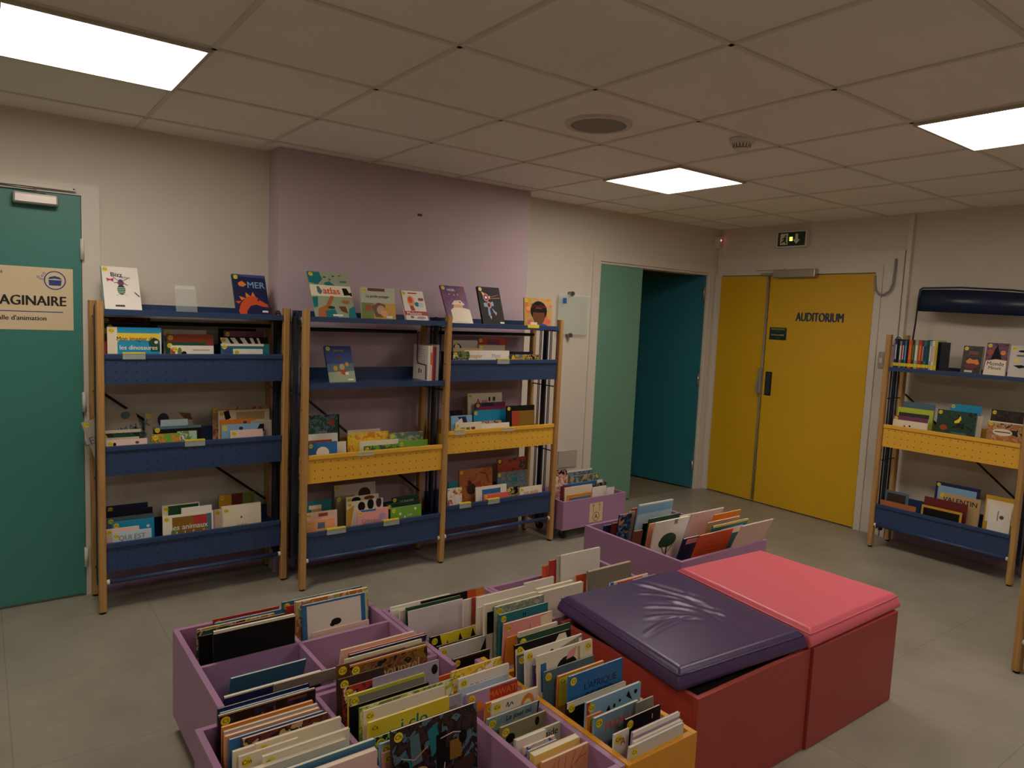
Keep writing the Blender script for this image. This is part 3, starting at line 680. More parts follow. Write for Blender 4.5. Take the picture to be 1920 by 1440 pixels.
BOOKS = r'''
P1BL|y|-0.041|-1.375|0.446|0.2278|0.006|0.3462|2.0|0|red||l|||red book, rearmost in far left bay, left purple bin|books in the left purple bin
P1BL|y|-0.04|-1.397|0.442|0.227|0.008|0.3422|2.0|0|blue||l|||blue book, sixth from front in far left bay, left purple bin|books in the left purple bin
P1BL|y|-0.098|-1.4065|0.437|0.2571|0.008|0.3372|2.0|0|mustard|mustard,cream,maroon||||mustard book, fifth from front in far left bay, left purple bin|books in the left purple bin
P1BL|y|-0.082|-1.438|0.442|0.2682|0.007|0.3422|2.0|0|brown||l|||brown book, fourth from front in far left bay, left purple bin|books in the left purple bin
P1BL|y|-0.11|-1.4455|0.447|0.1035|0.006|0.3472|2.0|0|dark green|dark green,tan,black||||dark green book, third from front in far left bay, left purple bin|books in the left purple bin
P1BL|y|-0.104|-1.453|0.433|0.0956|0.006|0.3332|2.0|0|black|||||black book, second from front in far left bay, left purple bin|books in the left purple bin
P1BL|y|-0.079|-1.533|0.474|0.266|0.014|0.374|0.15|0|black|||r .0 .0 1 .03 cream;r .25 .50 .75 .515 grey;r .3 .54 .6 .555 grey;r .12 .6 .9 .615 grey||black book with faint white text lines in far left bay, left purple bin|books in the left purple bin
P1BR|y|0.214|-1.324|0.434|0.316|0.009|0.3348|4.0|0|teal||l|||teal book, rearmost in far right bay, left purple bin|books in the left purple bin
P1BR|y|0.228|-1.3325|0.419|0.2142|0.007|0.3198|4.01|0|red|||||red book, fifth from front in far right bay, left purple bin|books in the left purple bin
P1BR|y|0.256|-1.338|0.434|0.2275|0.004|0.3348|4.0|0|white|||||white book, fourth from front in far right bay, left purple bin|books in the left purple bin
P1BR|y|0.244|-1.386|0.45|0.2854|0.014|0.3509|4.0|0|orange|orange,cream,lime||||orange book, third from front in far right bay, left purple bin|books in the left purple bin
P1BR|y|0.253|-1.425|0.45|0.2498|0.012|0.3544|9.0|0|blue|||r .06 .03 .9 1.5 white;r .97 0 1 1.5 mint;e .5 .33 .08 .05 black;e .44 .36 .04 .03 black||blue-bordered white book in far right bay, left purple bin|books in the left purple bin
P1BR|y|0.259|-1.505|0.378|0.2186|0.005|0.2795|5.96|0|blush|||r .05 .06 .95 .065 tan;r .05 .06 .055 .4 tan;r .945 .06 .95 .4 tan||blush pink card book with frame line in far right bay, left purple bin|books in the left purple bin
P1FL|y|-0.075|-1.714|0.398|0.2346|0.007|0.3214|-22.0|0|steel blue|||||steel blue thin album leaning in near left bay, left purple bin|books in the left purple bin
P1FL|y|-0.11|-1.774|0.378|0.297|0.012|0.2795|-6.0|0|navy|||r 0 0 1 .012 cream||purple navy album with cream pages leaning in near left bay, left purple bin|books in the left purple bin
P1FR|y|0.259|-1.755|0.418|0.2693|0.006|0.3229|-10.0|0|cream|||||cream book, rearmost in near right bay, left purple bin|books in the left purple bin
P1FR|y|0.252|-1.829|0.442|0.2753|0.005|0.3473|-10.0|0|coral|||||coral book, second from front in near right bay, left purple bin|books in the left purple bin
P1FR|y|0.25|-1.8375|0.439|0.2787|0.007|0.3442|-10.0|0|navy|||||navy book, frontmost in near right bay, left purple bin|books in the left purple bin
P2BL|y|-0.169|-1.93|0.438|0.2539|0.006|0.338|0.0|0|navy|||||navy book, rearmost in rear left bay, front purple bin|books in the front purple bin
P2BL|y|-0.168|-1.954|0.438|0.2437|0.006|0.338|0.0|0|sky|sky,white||||sky book, tenth from front in rear left bay, front purple bin|books in the front purple bin
P2BL|y|-0.176|-1.9645|0.438|0.2665|0.009|0.338|0.0|0|black|black,black,navy|l|r 0 0 1 .012 tan;r .3 .1 .33 .25 plum;r .42 .09 .45 .24 plum;r .55 .06 .57 .2 plum;r .7 .03 .9 .06 brown||black book with pink streaks in rear left bay, front purple bin|books in the front purple bin
P2BL|y|-0.182|-2.023|0.438|0.2419|0.008|0.338|0.0|0|orange|||||orange book, eighth from front in rear left bay, front purple bin|books in the front purple bin
P2BL|y|-0.182|-2.046|0.438|0.2465|0.008|0.338|0.0|0|light grey|||||light grey book, seventh from front in rear left bay, front purple bin|books in the front purple bin
P2BL|y|-0.186|-2.068|0.438|0.2479|0.01|0.338|0.0|0|peach|||||peach book, sixth from front in rear left bay, front purple bin|books in the front purple bin
P2BL|y|-0.181|-2.087|0.438|0.2458|0.008|0.338|0.0|0|blue|||||blue book, fifth from front in rear left bay, front purple bin|books in the front purple bin
P2BL|y|-0.154|-2.102|0.438|0.2247|0.009|0.338|0.0|0|maroon|maroon,black,tan||||maroon book, fourth from front in rear left bay, front purple bin|books in the front purple bin
P2BL|y|-0.187|-2.142|0.438|0.1991|0.009|0.338|0.0|0|cream|||||cream book, third from front in rear left bay, front purple bin|books in the front purple bin
P2BL|y|-0.136|-2.1525|0.446|0.2227|0.009|0.346|0.0|0|cream||l||La~.32~.16~.14~black|cream album with handwritten title in rear left bay, front purple bin|books in the front purple bin
P2BL|y|-0.181|-2.169|0.438|0.1464|0.007|0.338|0.0|0|ivory||l|||ivory book, frontmost in rear left bay, front purple bin|books in the front purple bin
P2FL|y|-0.151|-2.253|0.474|0.2163|0.009|0.374|0.0|0|cream||l|e .27 .14 .06 .05 plum|ERIC CARLE~.55~.12~.09~black|cream book with author name in near left bay, front purple bin|books in the front purple bin
P2FL|y|-0.184|-2.2685|0.459|0.2343|0.014|0.359|0.0|0|ivory|||||ivory book, third from front in near left bay, front purple bin|books in the front purple bin
P2FL|y|-0.185|-2.312|0.462|0.292|0.012|0.362|0.0|0|steel blue|||||steel blue wide album in near left bay, front purple bin|books in the front purple bin
P2FL|y|-0.097|-2.337|0.45|0.1981|0.016|0.35|0.0|0|blush|||||blush book, frontmost in near left bay, front purple bin|books in the front purple bin
P2BR|y|0.178|-1.963|0.498|0.259|0.006|0.399|4.0|0|cream|||||cream book, rearmost in rear right bay, front purple bin|books in the front purple bin
P2BR|y|0.174|-1.986|0.498|0.263|0.005|0.399|4.0|0|khaki|||||khaki book, twelfth from front in rear right bay, front purple bin|books in the front purple bin
P2BR|y|0.14|-1.9935|0.503|0.2213|0.006|0.404|4.0|0|brown||l|||brown book, eleventh from front in rear right bay, front purple bin|books in the front purple bin
P2BR|y|0.176|-2.004|0.498|0.2561|0.009|0.399|4.0|0|brown|brown,bronze,black|l|r 0 0 1 .02 orange|Rapounzel~.55~.19~.14~tan|brown gold book with cursive title in rear right bay, front purple bin|books in the front purple bin
P2BR|y|0.138|-2.0115|0.47|0.1435|0.006|0.371|4.15|0|dark brown||l|||dark brown book, ninth from front in rear right bay, front purple bin|books in the front purple bin
P2BR|y|0.149|-2.02|0.445|0.2777|0.007|0.346|4.28|0|red|red,navy,cream|l|||red book, eighth from front in rear right bay, front purple bin|books in the front purple bin
P2BR|y|0.217|-2.072|0.478|0.2173|0.005|0.3789|4.0|0|lavender|||e .93 .12 .05 .07 black||lavender book with black oval in rear right bay, front purple bin|books in the front purple bin
P2BR|y|0.138|-2.0815|0.454|0.2435|0.008|0.3549|4.11|0|yellow||l|r 0 0 1 .03 lime;r .01 .035 .99 .25 grey;r .01 .25 .99 .4 black||grey book with yellow top edge in rear right bay, front purple bin|books in the front purple bin
P2BR|y|0.139|-2.09|0.426|0.2514|0.007|0.3269|4.29|0|black|||||black book, fifth from front in rear right bay, front purple bin|books in the front purple bin
P2BR|y|0.138|-2.154|0.454|0.2971|0.007|0.3549|4.0|0|olive green|olive green,lime,cream||||olive green book, fourth from front in rear right bay, front purple bin|books in the front purple bin
P2BR|y|0.146|-2.1625|0.448|0.2548|0.007|0.3488|4.0|0|cream||l|l .3 .22 .36 .14 .42 .17 .46 .13 .52 .14 .02 black;l .1 .3 .3 .27 .015 brown||cream book with black scribble in rear right bay, front purple bin|books in the front purple bin
P2BR|y|0.167|-2.21|0.438|0.2625|0.005|0.338|-0.08|0|lavender||||T~.88~.2~.18~grey|lavender book, second from front in rear right bay, front purple bin|books in the front purple bin
P2BR|y|0.134|-2.2195|0.447|0.2478|0.008|0.347|-0.25|0|bright yellow||l||i clo~.55~.15~.17~teal|bright yellow book with green script in rear right bay, front purple bin|books in the front purple bin
P2FR|y|0.134|-2.251|0.422|0.0594|0.007|0.3232|5.0|0|dark green|dark green,lime,black|l|||dark green book, rearmost in near right bay, front purple bin|books in the front purple bin
P2FR|y|0.134|-2.283|0.422|0.1873|0.007|0.3232|5.0|0|sky||l|||sky book, third from front in near right bay, front purple bin|books in the front purple bin
P2FR|y|0.136|-2.294|0.402|0.1795|0.007|0.3032|5.0|0|pink||l|||pink book, second from front in near right bay, front purple bin|books in the front purple bin
P2FR|y|0.135|-2.342|0.486|0.2549|0.009|0.3875|5.0|0|dark brown|dark brown,black,slate|l|p .05 .5 .16 .25 .25 .5 teal;p .4 .12 .5 .06 .56 .3 .45 .4 teal;p .2 .12 .3 .1 .34 .4 .22 .42 slate;e .3 .5 .1 .05 tan;e .62 .45 .07 .1 black;p .5 .2 .62 .17 .6 .7 .5 .75 black;l .1 .3 .25 .36 .4 .27 .012 tan;l .55 .24 .7 .22 .85 .26 .01 cream;l .1 .62 .3 .7 .5 .62 .012 tan;r .66 .3 .8 .5 bronze;l .6 .5 .57 .7 .63 .9 .01 cream;e .82 .3 .05 .07 black;e .14 .4 .05 .06 black;p .7 .55 .95 .5 .9 .9 .72 .9 dark brown||large dark figure-covered album in near right bay, front purple bin|books in the front purple bin
M|y|0.577|-1.476|0.378|0.163|0.007|0.2784|3.0|0|navy|||||navy book, rearmost in middle purple bin|books in the middle purple bin
M|y|0.577|-1.4875|0.394|0.2672|0.01|0.2944|3.0|0|white|||||white book, twenty-second from front in middle purple bin|books in the middle purple bin
M|y|0.577|-1.496|0.384|0.1877|0.007|0.2844|3.0|0|white|||||white book, twenty-first from front in middle purple bin|books in the middle purple bin
M|y|0.676|-1.544|0.418|0.2931|0.006|0.3184|3.0|0|black|||r .72 0 .86 1 red orange;r .86 0 1 1 orange||black book with orange end in middle purple bin|books in the middle purple bin
M|y|0.578|-1.556|0.406|0.1984|0.007|0.3064|3.0|0|ivory|||||ivory book, nineteenth from front in middle purple bin|books in the middle purple bin
M|y|0.579|-1.601|0.434|0.239|0.006|0.3345|3.0|0|dark green|||||dark green book, eighteenth from front in middle purple bin|books in the middle purple bin
M|y|0.58|-1.617|0.426|0.2379|0.007|0.3301|9.0|0|lilac white|||r .3 .52 .7 .53 grey;r .25 .56 .6 .57 grey||pale lilac-white book with thin text lines in middle purple bin|books in the middle purple bin
M|y|0.768|-1.696|0.458|0.1748|0.006|0.3585|3.0|0|white|||||white book, sixteenth from front in middle purple bin|books in the middle purple bin
M|y|0.803|-1.7015|0.461|0.1743|0.004|0.3615|3.0|0|rust|||||rust book, fifteenth from front in middle purple bin|books in the middle purple bin
M|y|0.791|-1.752|0.482|0.2251|0.009|0.3825|3.0|0|white|||||white book, fourteenth from front in middle purple bin|books in the middle purple bin
M|y|0.722|-1.768|0.39|0.1448|0.006|0.2904|3.0|0|red|||||red book, thirteenth from front in middle purple bin|books in the middle purple bin
M|y|0.577|-1.782|0.394|0.223|0.008|0.2944|3.0|0|black||l|p .18 .02 .24 .26 .30 .24 .31 .10 .36 .26 .50 .26 .55 .04 .62 .22 .74 .22 .80 .02 .86 .18 .88 .08 .86 -.0 .18 -.0 bright yellow||black book with yellow zigzag band in middle purple bin|books in the middle purple bin
M|y|0.765|-1.7895|0.461|0.0852|0.006|0.3615|3.0|0|white|||||white book, eleventh from front in middle purple bin|books in the middle purple bin
M|y|0.796|-1.818|0.386|0.0425|0.006|0.2864|3.0|0|teal|||||teal book, tenth from front in middle purple bin|books in the middle purple bin
M|y|0.577|-1.8255|0.378|0.2042|0.006|0.2784|3.0|0|black||l|||black book, ninth from front in middle purple bin|books in the middle purple bin
M|y|0.765|-1.838|0.491|0.2423|0.011|0.3915|3.0|0|cream|||r .04 .12 .4 .45 black;e .2 .09 .06 .05 olive green||cream book with black picture in middle purple bin|books in the middle purple bin
M|y|0.577|-1.8465|0.382|0.1953|0.007|0.2827|3.95|0|pale grey||l|p .98 .03 1 .8 .7 .8 .78 .4 black;e .66 .34 .07 .08 brown||pale grey book with black peak in middle purple bin|books in the middle purple bin
M|y|0.795|-1.864|0.486|0.223|0.012|0.3865|3.0|0|sage|sage,grey,light grey|l|||sage book, sixth from front in middle purple bin|books in the middle purple bin
M|y|0.795|-1.889|0.466|0.223|0.008|0.3664|2.66|0|teal||l||M~.5~.1~.08~black|teal book, fifth from front in middle purple bin|books in the middle purple bin
M|y|0.797|-1.916|0.442|0.221|0.008|0.342|-0.25|0|pink||l|p .75 .04 1 0 1 .3 .78 .28 cream;r .5 .2 .56 .27 black;r .525 .12 .535 .2 black||pink book with cream corner and tower in middle purple bin|books in the middle purple bin
M|y|0.577|-1.932|0.378|0.1505|0.007|0.2782|-2.06|0|black||l|r 0 0 1 .03 brown||black book with brown edge in middle purple bin|books in the middle purple bin
M|y|0.796|-1.9395|0.403|0.1396|0.006|0.3032|-2.08|0|orange|||||orange book, second from front in middle purple bin|books in the middle purple bin
M|y|0.838|-1.948|0.413|0.18|0.007|0.3132|-2.2|0|cream|||||cream book, frontmost in middle purple bin|books in the middle purple bin
YBL|y|0.462|-2.029|0.394|0.1668|0.006|0.2947|4.0|0|red orange|||||red orange book, rearmost in rear half of narrow purple bin|books in the narrow purple bin
YBL|y|0.458|-2.108|0.446|0.187|0.007|0.3468|4.0|0|yellow|yellow,mustard,cream|l|||yellow book, seventh from front in rear half of narrow purple bin|books in the narrow purple bin
YBL|y|0.458|-2.148|0.442|0.187|0.007|0.3428|4.0|0|white||l||DE NU~.42~.2~.12~grey|white book with thin grey title in rear half of narrow purple bin|books in the narrow purple bin
YBL|y|0.458|-2.156|0.414|0.1752|0.005|0.3148|4.0|0|pale blue|||||pale blue book, fifth from front in rear half of narrow purple bin|books in the narrow purple bin
YBL|y|0.458|-2.193|0.414|0.187|0.009|0.3148|4.0|0|lilac||l|r 0 0 1 .015 sky;r .45 .02 1 1 red;e .2 .25 .12 .08 orange|MAWATI~.70~.13~.12~orange|lilac and red book with orange title in rear half of narrow purple bin|books in the narrow purple bin
YBL|y|0.463|-2.284|0.43|0.1411|0.006|0.3302|-2.08|0|orange||l|||orange book, third from front in rear half of narrow purple bin|books in the narrow purple bin
YBL|y|0.479|-2.2925|0.431|0.166|0.007|0.3313|-2.25|0|cream||l|e .78 .25 .15 .2 orange;e .78 .27 .09 .12 cream;l .3 .16 .34 .08 .36 .18 .42 .1 .46 .16 .02 denim||cream book with orange arc and blue strokes in rear half of narrow purple bin|books in the narrow purple bin
YBL|y|0.458|-2.302|0.393|0.187|0.008|0.2933|-2.74|0|grey blue|grey blue,sage,grey blue|l|r .97 0 1 1 black|Le jour où~.6~.09~.1~black|grey-blue book with script title in rear half of narrow purple bin|books in the narrow purple bin
YFL|y|0.48|-2.335|0.378|0.165|0.007|0.278|0.0|0|khaki||l|e .22 .25 .1 .09 black;e .8 .12 .05 .08 black||khaki book with black blobs in near half of narrow purple bin|books in the narrow purple bin
YFL|y|0.48|-2.402|0.378|0.165|0.007|0.278|0.0|0|pale sage||l||délaïde~.68~.12~.15~black|pale sage book with serif title in near half of narrow purple bin|books in the narrow purple bin
YFL|y|0.48|-2.4125|0.382|0.1002|0.009|0.282|0.0|0|white|||||white book, fifth from front in near half of narrow purple bin|books in the narrow purple bin
YFL|y|0.48|-2.443|0.378|0.1077|0.006|0.278|0.0|0|blush|blush,blue,white||||blush book, fourth from front in near half of narrow purple bin|books in the narrow purple bin
YFL|y|0.48|-2.461|0.378|0.1|0.006|0.278|0.0|0|lavender|||||lavender book, third from front in near half of narrow purple bin|books in the narrow purple bin
YFL|y|0.48|-2.486|0.378|0.1618|0.02|0.278|0.0|0|pale yellow|||||pale yellow book, second from front in near half of narrow purple bin|books in the narrow purple bin
YFL|y|0.48|-2.519|0.378|0.165|0.009|0.278|0.0|0|peach|||l .15 .5 .25 .1 .01 rust;l .3 .5 .35 .05 .01 rust;l .45 .45 .5 .05 .01 rust;l .5 .4 .75 .2 .95 .15 .012 rust;l .6 .3 .7 .02 .01 rust;l .7 .28 .9 .02 .01 rust;l .3 .6 .5 .4 .7 .5 .02 rust||peach book with brown branching tree in near half of narrow purple bin|books in the narrow purple bin
YBR|y|0.702|-2.118|0.498|0.223|0.007|0.4002|6.0|0|dark green||l|||dark green book, rearmost in rear of yellow bin|books in the yellow bin
YBR|y|0.682|-2.1275|0.48|0.2357|0.008|0.3822|6.13|0|black||l|p .0 .05 .12 .05 .25 .2 .1 .5 0 .5 blush;p .55 .3 .78 .02 .9 .02 1 .3 cream||black book with white curved shapes in rear of yellow bin|books in the yellow bin
YBR|y|0.687|-2.135|0.45|0.1324|0.006|0.3523|6.49|0|slate||l|||slate book, sixth from front in rear of yellow bin|books in the yellow bin
YBR|y|0.682|-2.179|0.482|0.2419|0.007|0.3841|6.0|0|white||l|p .55 .1 1 .0 1 .3 .6 .35 grey;r .93 .04 .98 .14 white;e .45 .12 .04 .05 dark grey||white book with dark shaded corner in rear of yellow bin|books in the yellow bin
YBR|y|0.69|-2.213|0.45|0.0642|0.006|0.3519|6.0|0|purple||l|||purple book, fourth from front in rear of yellow bin|books in the yellow bin
YBR|y|0.691|-2.229|0.486|0.2306|0.008|0.3881|6.0|0|cream||r|e .52 .3 .2 .18 black;r .05 .12 .15 .5 blue;e .2 .35 .06 .1 black;p .55 .08 .7 .02 .66 .15 .5 .17 pink;r .72 .04 .76 .4 tan||cream book showing black-haired figure in rear of yellow bin|books in the yellow bin
YBR|y|0.706|-2.246|0.438|0.2112|0.007|0.3397|5.66|0|slate||l|||slate book, second from front in rear of yellow bin|books in the yellow bin
YBR|y|0.732|-2.285|0.434|0.193|0.008|0.334|0.51|0|orange||l|r .02 .03 .98 .5 bright yellow||orange book, frontmost in rear of yellow bin|books in the yellow bin
YFR|y|0.701|-2.365|0.478|0.2235|0.007|0.3781|1.0|0|blue||l||L'AFRIQUE~.58~.22~.11~navy^DE ZIGO~.56~.36~.11~navy|blue book with dark title in near half of yellow bin|books in the yellow bin
YFR|y|0.682|-2.383|0.41|0.243|0.008|0.31|1.0|0|black||l|r 0 0 1 .07 cream||black book with cream strip in near half of yellow bin|books in the yellow bin
YFR|y|0.683|-2.462|0.45|0.2213|0.008|0.3501|1.0|0|light blue||l|r 0 0 .06 1 red;p .2 .3 .24 .2 .3 .32 black;p .3 .3 .4 .14 .46 .28 black;p .72 .12 .76 .05 .84 .2 black;e .6 .14 .02 .02 black;e .5 .18 .02 .03 black;e .9 .1 .03 .03 black||light blue book with black splashes and red spine in near half of yellow bin|books in the yellow bin
YFR|y|0.682|-2.4695|0.413|0.0586|0.006|0.313|1.0|0|orange||l|||orange book, eighth from front in near half of yellow bin|books in the yellow bin
YFR|y|0.683|-2.497|0.422|0.177|0.009|0.322|1.0|0|grey blue||l||MAMAN~.6~.22~.17~red orange^NE VA~.5~.55~.17~navy|grey-blue book with orange handwritten title in near half of yellow bin|books in the yellow bin
YFR|y|0.823|-2.524|0.438|0.0696|0.005|0.3381|1.0|0|grey|||||grey book, sixth from front in near half of yellow bin|books in the yellow bin
YFR|y|0.731|-2.567|0.438|0.1427|0.007|0.3381|1.0|0|black||l|r .75 .1 .77 .2 white||black narrow book in near half of yellow bin|books in the yellow bin
YFR|y|0.682|-2.5735|0.415|0.0585|0.005|0.315|1.0|0|white||l||A~.6~.5~.4~red|white book, fourth from front in near half of yellow bin|books in the yellow bin
YFR|y|0.713|-2.613|0.43|0.1898|0.008|0.3301|-1.39|0|lilac|||r 0 0 1 .06 white||lilac book, third from front in near half of yellow bin|books in the yellow bin
YFR|y|0.709|-2.6235|0.411|0.1946|0.009|0.3111|-1.66|0|white|||||white book, second from front in near half of yellow bin|books in the yellow bin
YFR|y|0.682|-2.633|0.41|0.216|0.008|0.3102|-1.85|0|pale grey||l|||pale grey book, frontmost in near half of yellow bin|books in the yellow bin
NL|y|1.18|-1.545|0.39|0.1639|0.008|0.29|0.0|0|white|||||white book, rearmost in left of far low purple bin|books in the low purple bin
NL|y|1.184|-1.623|0.39|0.2033|0.012|0.29|0.0|0|cream|||||cream book, second from front in left of far low purple bin|books in the low purple bin
NL|y|1.154|-1.674|0.398|0.2455|0.014|0.298|0.0|0|ivory|||||ivory book, frontmost in left of far low purple bin|books in the low purple bin
NR|y|1.294|-1.525|0.438|0.0299|0.006|0.3382|2.0|0|red orange|||||red orange book, rearmost in middle of far low purple bin|books in the low purple bin
NR|y|1.324|-1.5345|0.46|0.0397|0.008|0.3602|2.0|0|red|||||red book, fifth from front in middle of far low purple bin|books in the low purple bin
NR|y|1.359|-1.542|0.477|0.047|0.006|0.3772|2.0|0|light grey|||||light grey book, fourth from front in middle of far low purple bin|books in the low purple bin
NR|y|1.376|-1.5535|0.481|0.2336|0.01|0.3812|2.0|0|white||||Ai~.68~.55~.14~red|white thick book with small red mark in middle of far low purple bin|books in the low purple bin
NR|y|1.44|-1.589|0.39|0.0578|0.006|0.2902|2.0|0|red orange|||||red orange book, second from front in middle of far low purple bin|books in the low purple bin
NR|y|1.421|-1.678|0.442|0.2598|0.011|0.3473|10.0|0|khaki grey|||r 0 0 1 .02 cream||khaki grey book, frontmost in middle of far low purple bin|books in the low purple bin
NF|y|1.449|-1.785|0.418|0.2331|0.006|0.318|0.0|0|white|||||white book, rearmost behind the purple mat, low bin|books in the low purple bin
NF|y|1.493|-1.7915|0.416|0.148|0.005|0.316|0.0|0|red orange|||||red orange book, third from front behind the purple mat, low bin|books in the low purple bin
NF|y|1.537|-1.832|0.43|0.1433|0.006|0.33|0.0|0|grey|||||grey book, second from front behind the purple mat, low bin|books in the low purple bin
NF|y|1.4|-1.8405|0.449|-0.0153|0.007|0.349|0.0|0|blue|||||blue book, frontmost behind the purple mat, low bin|books in the low purple bin
FR|y|2.064|-1.12|0.398|0.0574|0.006|0.3009|-8.0|0|navy|||||navy book, rearmost in corner purple bin|books in the corner purple bin
FR|y|2.268|-1.132|0.47|0.0608|0.006|0.373|-7.3|0|red|||||red book, nineteenth from front in corner purple bin|books in the corner purple bin
FR|y|2.235|-1.14|0.458|0.0514|0.005|0.3615|-7.93|0|tan|||||tan book, eighteenth from front in corner purple bin|books in the corner purple bin
FR|y|2.101|-1.1475|0.412|0.0455|0.006|0.3151|-8.0|0|maroon|||||maroon book, seventeenth from front in corner purple bin|books in the corner purple bin
FR|y|2.139|-1.16|0.458|0.1003|0.007|0.3613|-7.77|0|navy|navy,slate,orange||||navy book, sixteenth from front in corner purple bin|books in the corner purple bin
FR|y|2.235|-1.212|0.514|0.2839|0.009|0.4181|-8.0|0|sky|||r 0 0 1 .03 white;r 0 .2 1 1 pale blue||pale sky-blue book with white edge in corner purple bin|books in the corner purple bin
FR|y|2.241|-1.246|0.418|0.0991|0.006|0.3211|-8.0|0|black|||||black book, fourteenth from front in corner purple bin|books in the corner purple bin
FR|y|2.251|-1.275|0.45|0.2596|0.006|0.3534|-8.0|0|dark green|||||dark green book, thirteenth from front in corner purple bin|books in the corner purple bin
FR|y|2.132|-1.2825|0.4|0.0662|0.006|0.3029|-8.0|0|brown|||||brown book, twelfth from front in corner purple bin|books in the corner purple bin
FR|y|2.489|-1.294|0.438|0.184|0.007|0.3411|-7.78|0|cream|||||cream book, eleventh from front in corner purple bin|books in the corner purple bin
FR|y|2.227|-1.3015|0.432|0.058|0.006|0.3353|-8.0|0|peach|||||peach book, tenth from front in corner purple bin|books in the corner purple bin
FR|y|2.235|-1.337|0.446|0.2815|0.01|0.3494|-8.0|0|white|||e .45 .42 .24 .15 dark green;e .3 .46 .12 .1 dark green;r .42 .5 .46 .95 dark brown;l .28 .55 .43 .75 .02 dark brown;l .6 .55 .45 .7 .02 dark brown;r .55 0 .65 .1 grey||white book with black tree drawing in corner purple bin|books in the corner purple bin
FR|y|2.42|-1.428|0.494|0.2803|0.006|0.4143|-18.0|0|lilac white|||r 0 0 1 .03 cream||lilac white book, eighth from front in corner purple bin|books in the corner purple bin
FR|y|2.243|-1.526|0.41|0.1293|0.008|0.326|-18.0|0|navy|||r .2 .05 .9 .3 pink||navy book, seventh from front in corner purple bin|books in the corner purple bin
FR|y|2.467|-1.538|0.51|0.2356|0.006|0.4235|-14.53|0|orange|||||orange book, sixth from front in corner purple bin|books in the corner purple bin
FR|y|2.368|-1.574|0.49|0.2764|0.006|0.4101|-18.0|0|peach|||||peach book, fifth from front in corner purple bin|books in the corner purple bin
FR|y|2.393|-1.641|0.47|0.1827|0.005|0.389|-18.0|0|white|||||white book, fourth from front in corner purple bin|books in the corner purple bin
FR|y|2.312|-1.6495|0.501|0.2998|0.007|0.4189|-16.82|0|teal|||r 0 0 1 .04 yellow||teal book with yellow edge in corner purple bin|books in the corner purple bin
FR|y|2.2|-1.658|0.471|0.2729|0.007|0.3906|-18.23|0|red orange|||r .3 .2 .7 .215 rust;r .25 .3 .75 .315 rust;r .3 .4 .7 .415 rust;r .25 .5 .7 .515 rust;r .3 .6 .7 .615 rust||orange book with faint text lines in corner purple bin|books in the corner purple bin
FR|y|2.435|-1.735|0.506|0.2761|0.006|0.4444|-24.0|0|blush|||r 0 0 1 .03 white||blush book, frontmost in corner purple bin|books in the corner purple bin
A|y|2.719|0.06|0.404|0.1036|0.007|0.2942|2.0|0|black|black,pink,black||||black book, rearmost in wheeled bin marked with arrows|books in the wheeled bin
A|y|2.809|0.037|0.396|0.2535|0.008|0.2862|2.0|0|slate|slate,grey blue,black||r 0 0 1 .06 white||slate book with white top edge in wheeled bin marked with arrows|books in the wheeled bin
A|y|2.684|0.0285|0.366|0.1294|0.007|0.2562|2.01|0|cream|cream,coral,white||||cream book, tenth from front in wheeled bin marked with arrows|books in the wheeled bin
A|y|2.784|-0.029|0.368|0.2846|0.008|0.2582|2.0|0|tan|tan,teal,brown|r|||tan book, ninth from front in wheeled bin marked with arrows|books in the wheeled bin
A|y|2.677|-0.083|0.332|0.3867|0.009|0.2221|2.0|0|blue|||r .85 .0 1 .12 white||long blue album with white patch in wheeled bin marked with arrows|books in the wheeled bin
A|y|2.908|-0.144|0.328|0.1352|0.006|0.2181|2.0|0|black|black,grey,black||||black book, seventh from front in wheeled bin marked with arrows|books in the wheeled bin
A|y|2.591|-0.1525|0.345|0.0895|0.007|0.2351|2.0|0|maroon|||||maroon book, sixth from front in wheeled bin marked with arrows|books in the wheeled bin
A|y|2.617|-0.163|0.333|0.267|0.009|0.2231|1.85|0|cream|||l .12 .2 .2 .3 .15 .4 .02 brown;e .75 .25 .08 .06 red orange||cream album with brown drawing in wheeled bin marked with arrows|books in the wheeled bin
A|y|2.824|-0.227|0.328|0.1378|0.007|0.2181|2.0|0|white|||r .4 .5 .7 .8 olive green||white book, fourth from front in wheeled bin marked with arrows|books in the wheeled bin
A|y|2.921|-0.275|0.324|0.0745|0.005|0.2141|-1.87|0|white|||||white book, third from front in wheeled bin marked with arrows|books in the wheeled bin
A|y|2.537|-0.2835|0.317|0.2345|0.007|0.2072|-2.21|0|orange|||||orange book, second from front in wheeled bin marked with arrows|books in the wheeled bin
A|y|2.56|-0.292|0.298|0.1896|0.007|0.1882|-2.74|0|slate|||||slate book, frontmost in wheeled bin marked with arrows|books in the wheeled bin
a|y|-0.172|0.1722|1.43|0.2146|0.009|0.3011|5|0|maroon|maroon,black,brown|l|||maroon book, rearmost left in top tray, left shelf|books on the left display shelf
a|y|-0.162|0.1306|1.4|0.2289|0.009|0.271|5|0|black||l|||black book, fourth from front left in top tray, left shelf|books on the left display shelf
a|y|-0.185|0.092|1.382|0.0564|0.007|0.253|5|0|brown||l|||brown book, third from front left in top tray, left shelf|books on the left display shelf
a|y|-0.185|0.0503|1.316|0.0276|0.006|0.1867|5|0|red|||||red book, second from front left in top tray, left shelf|books on the left display shelf
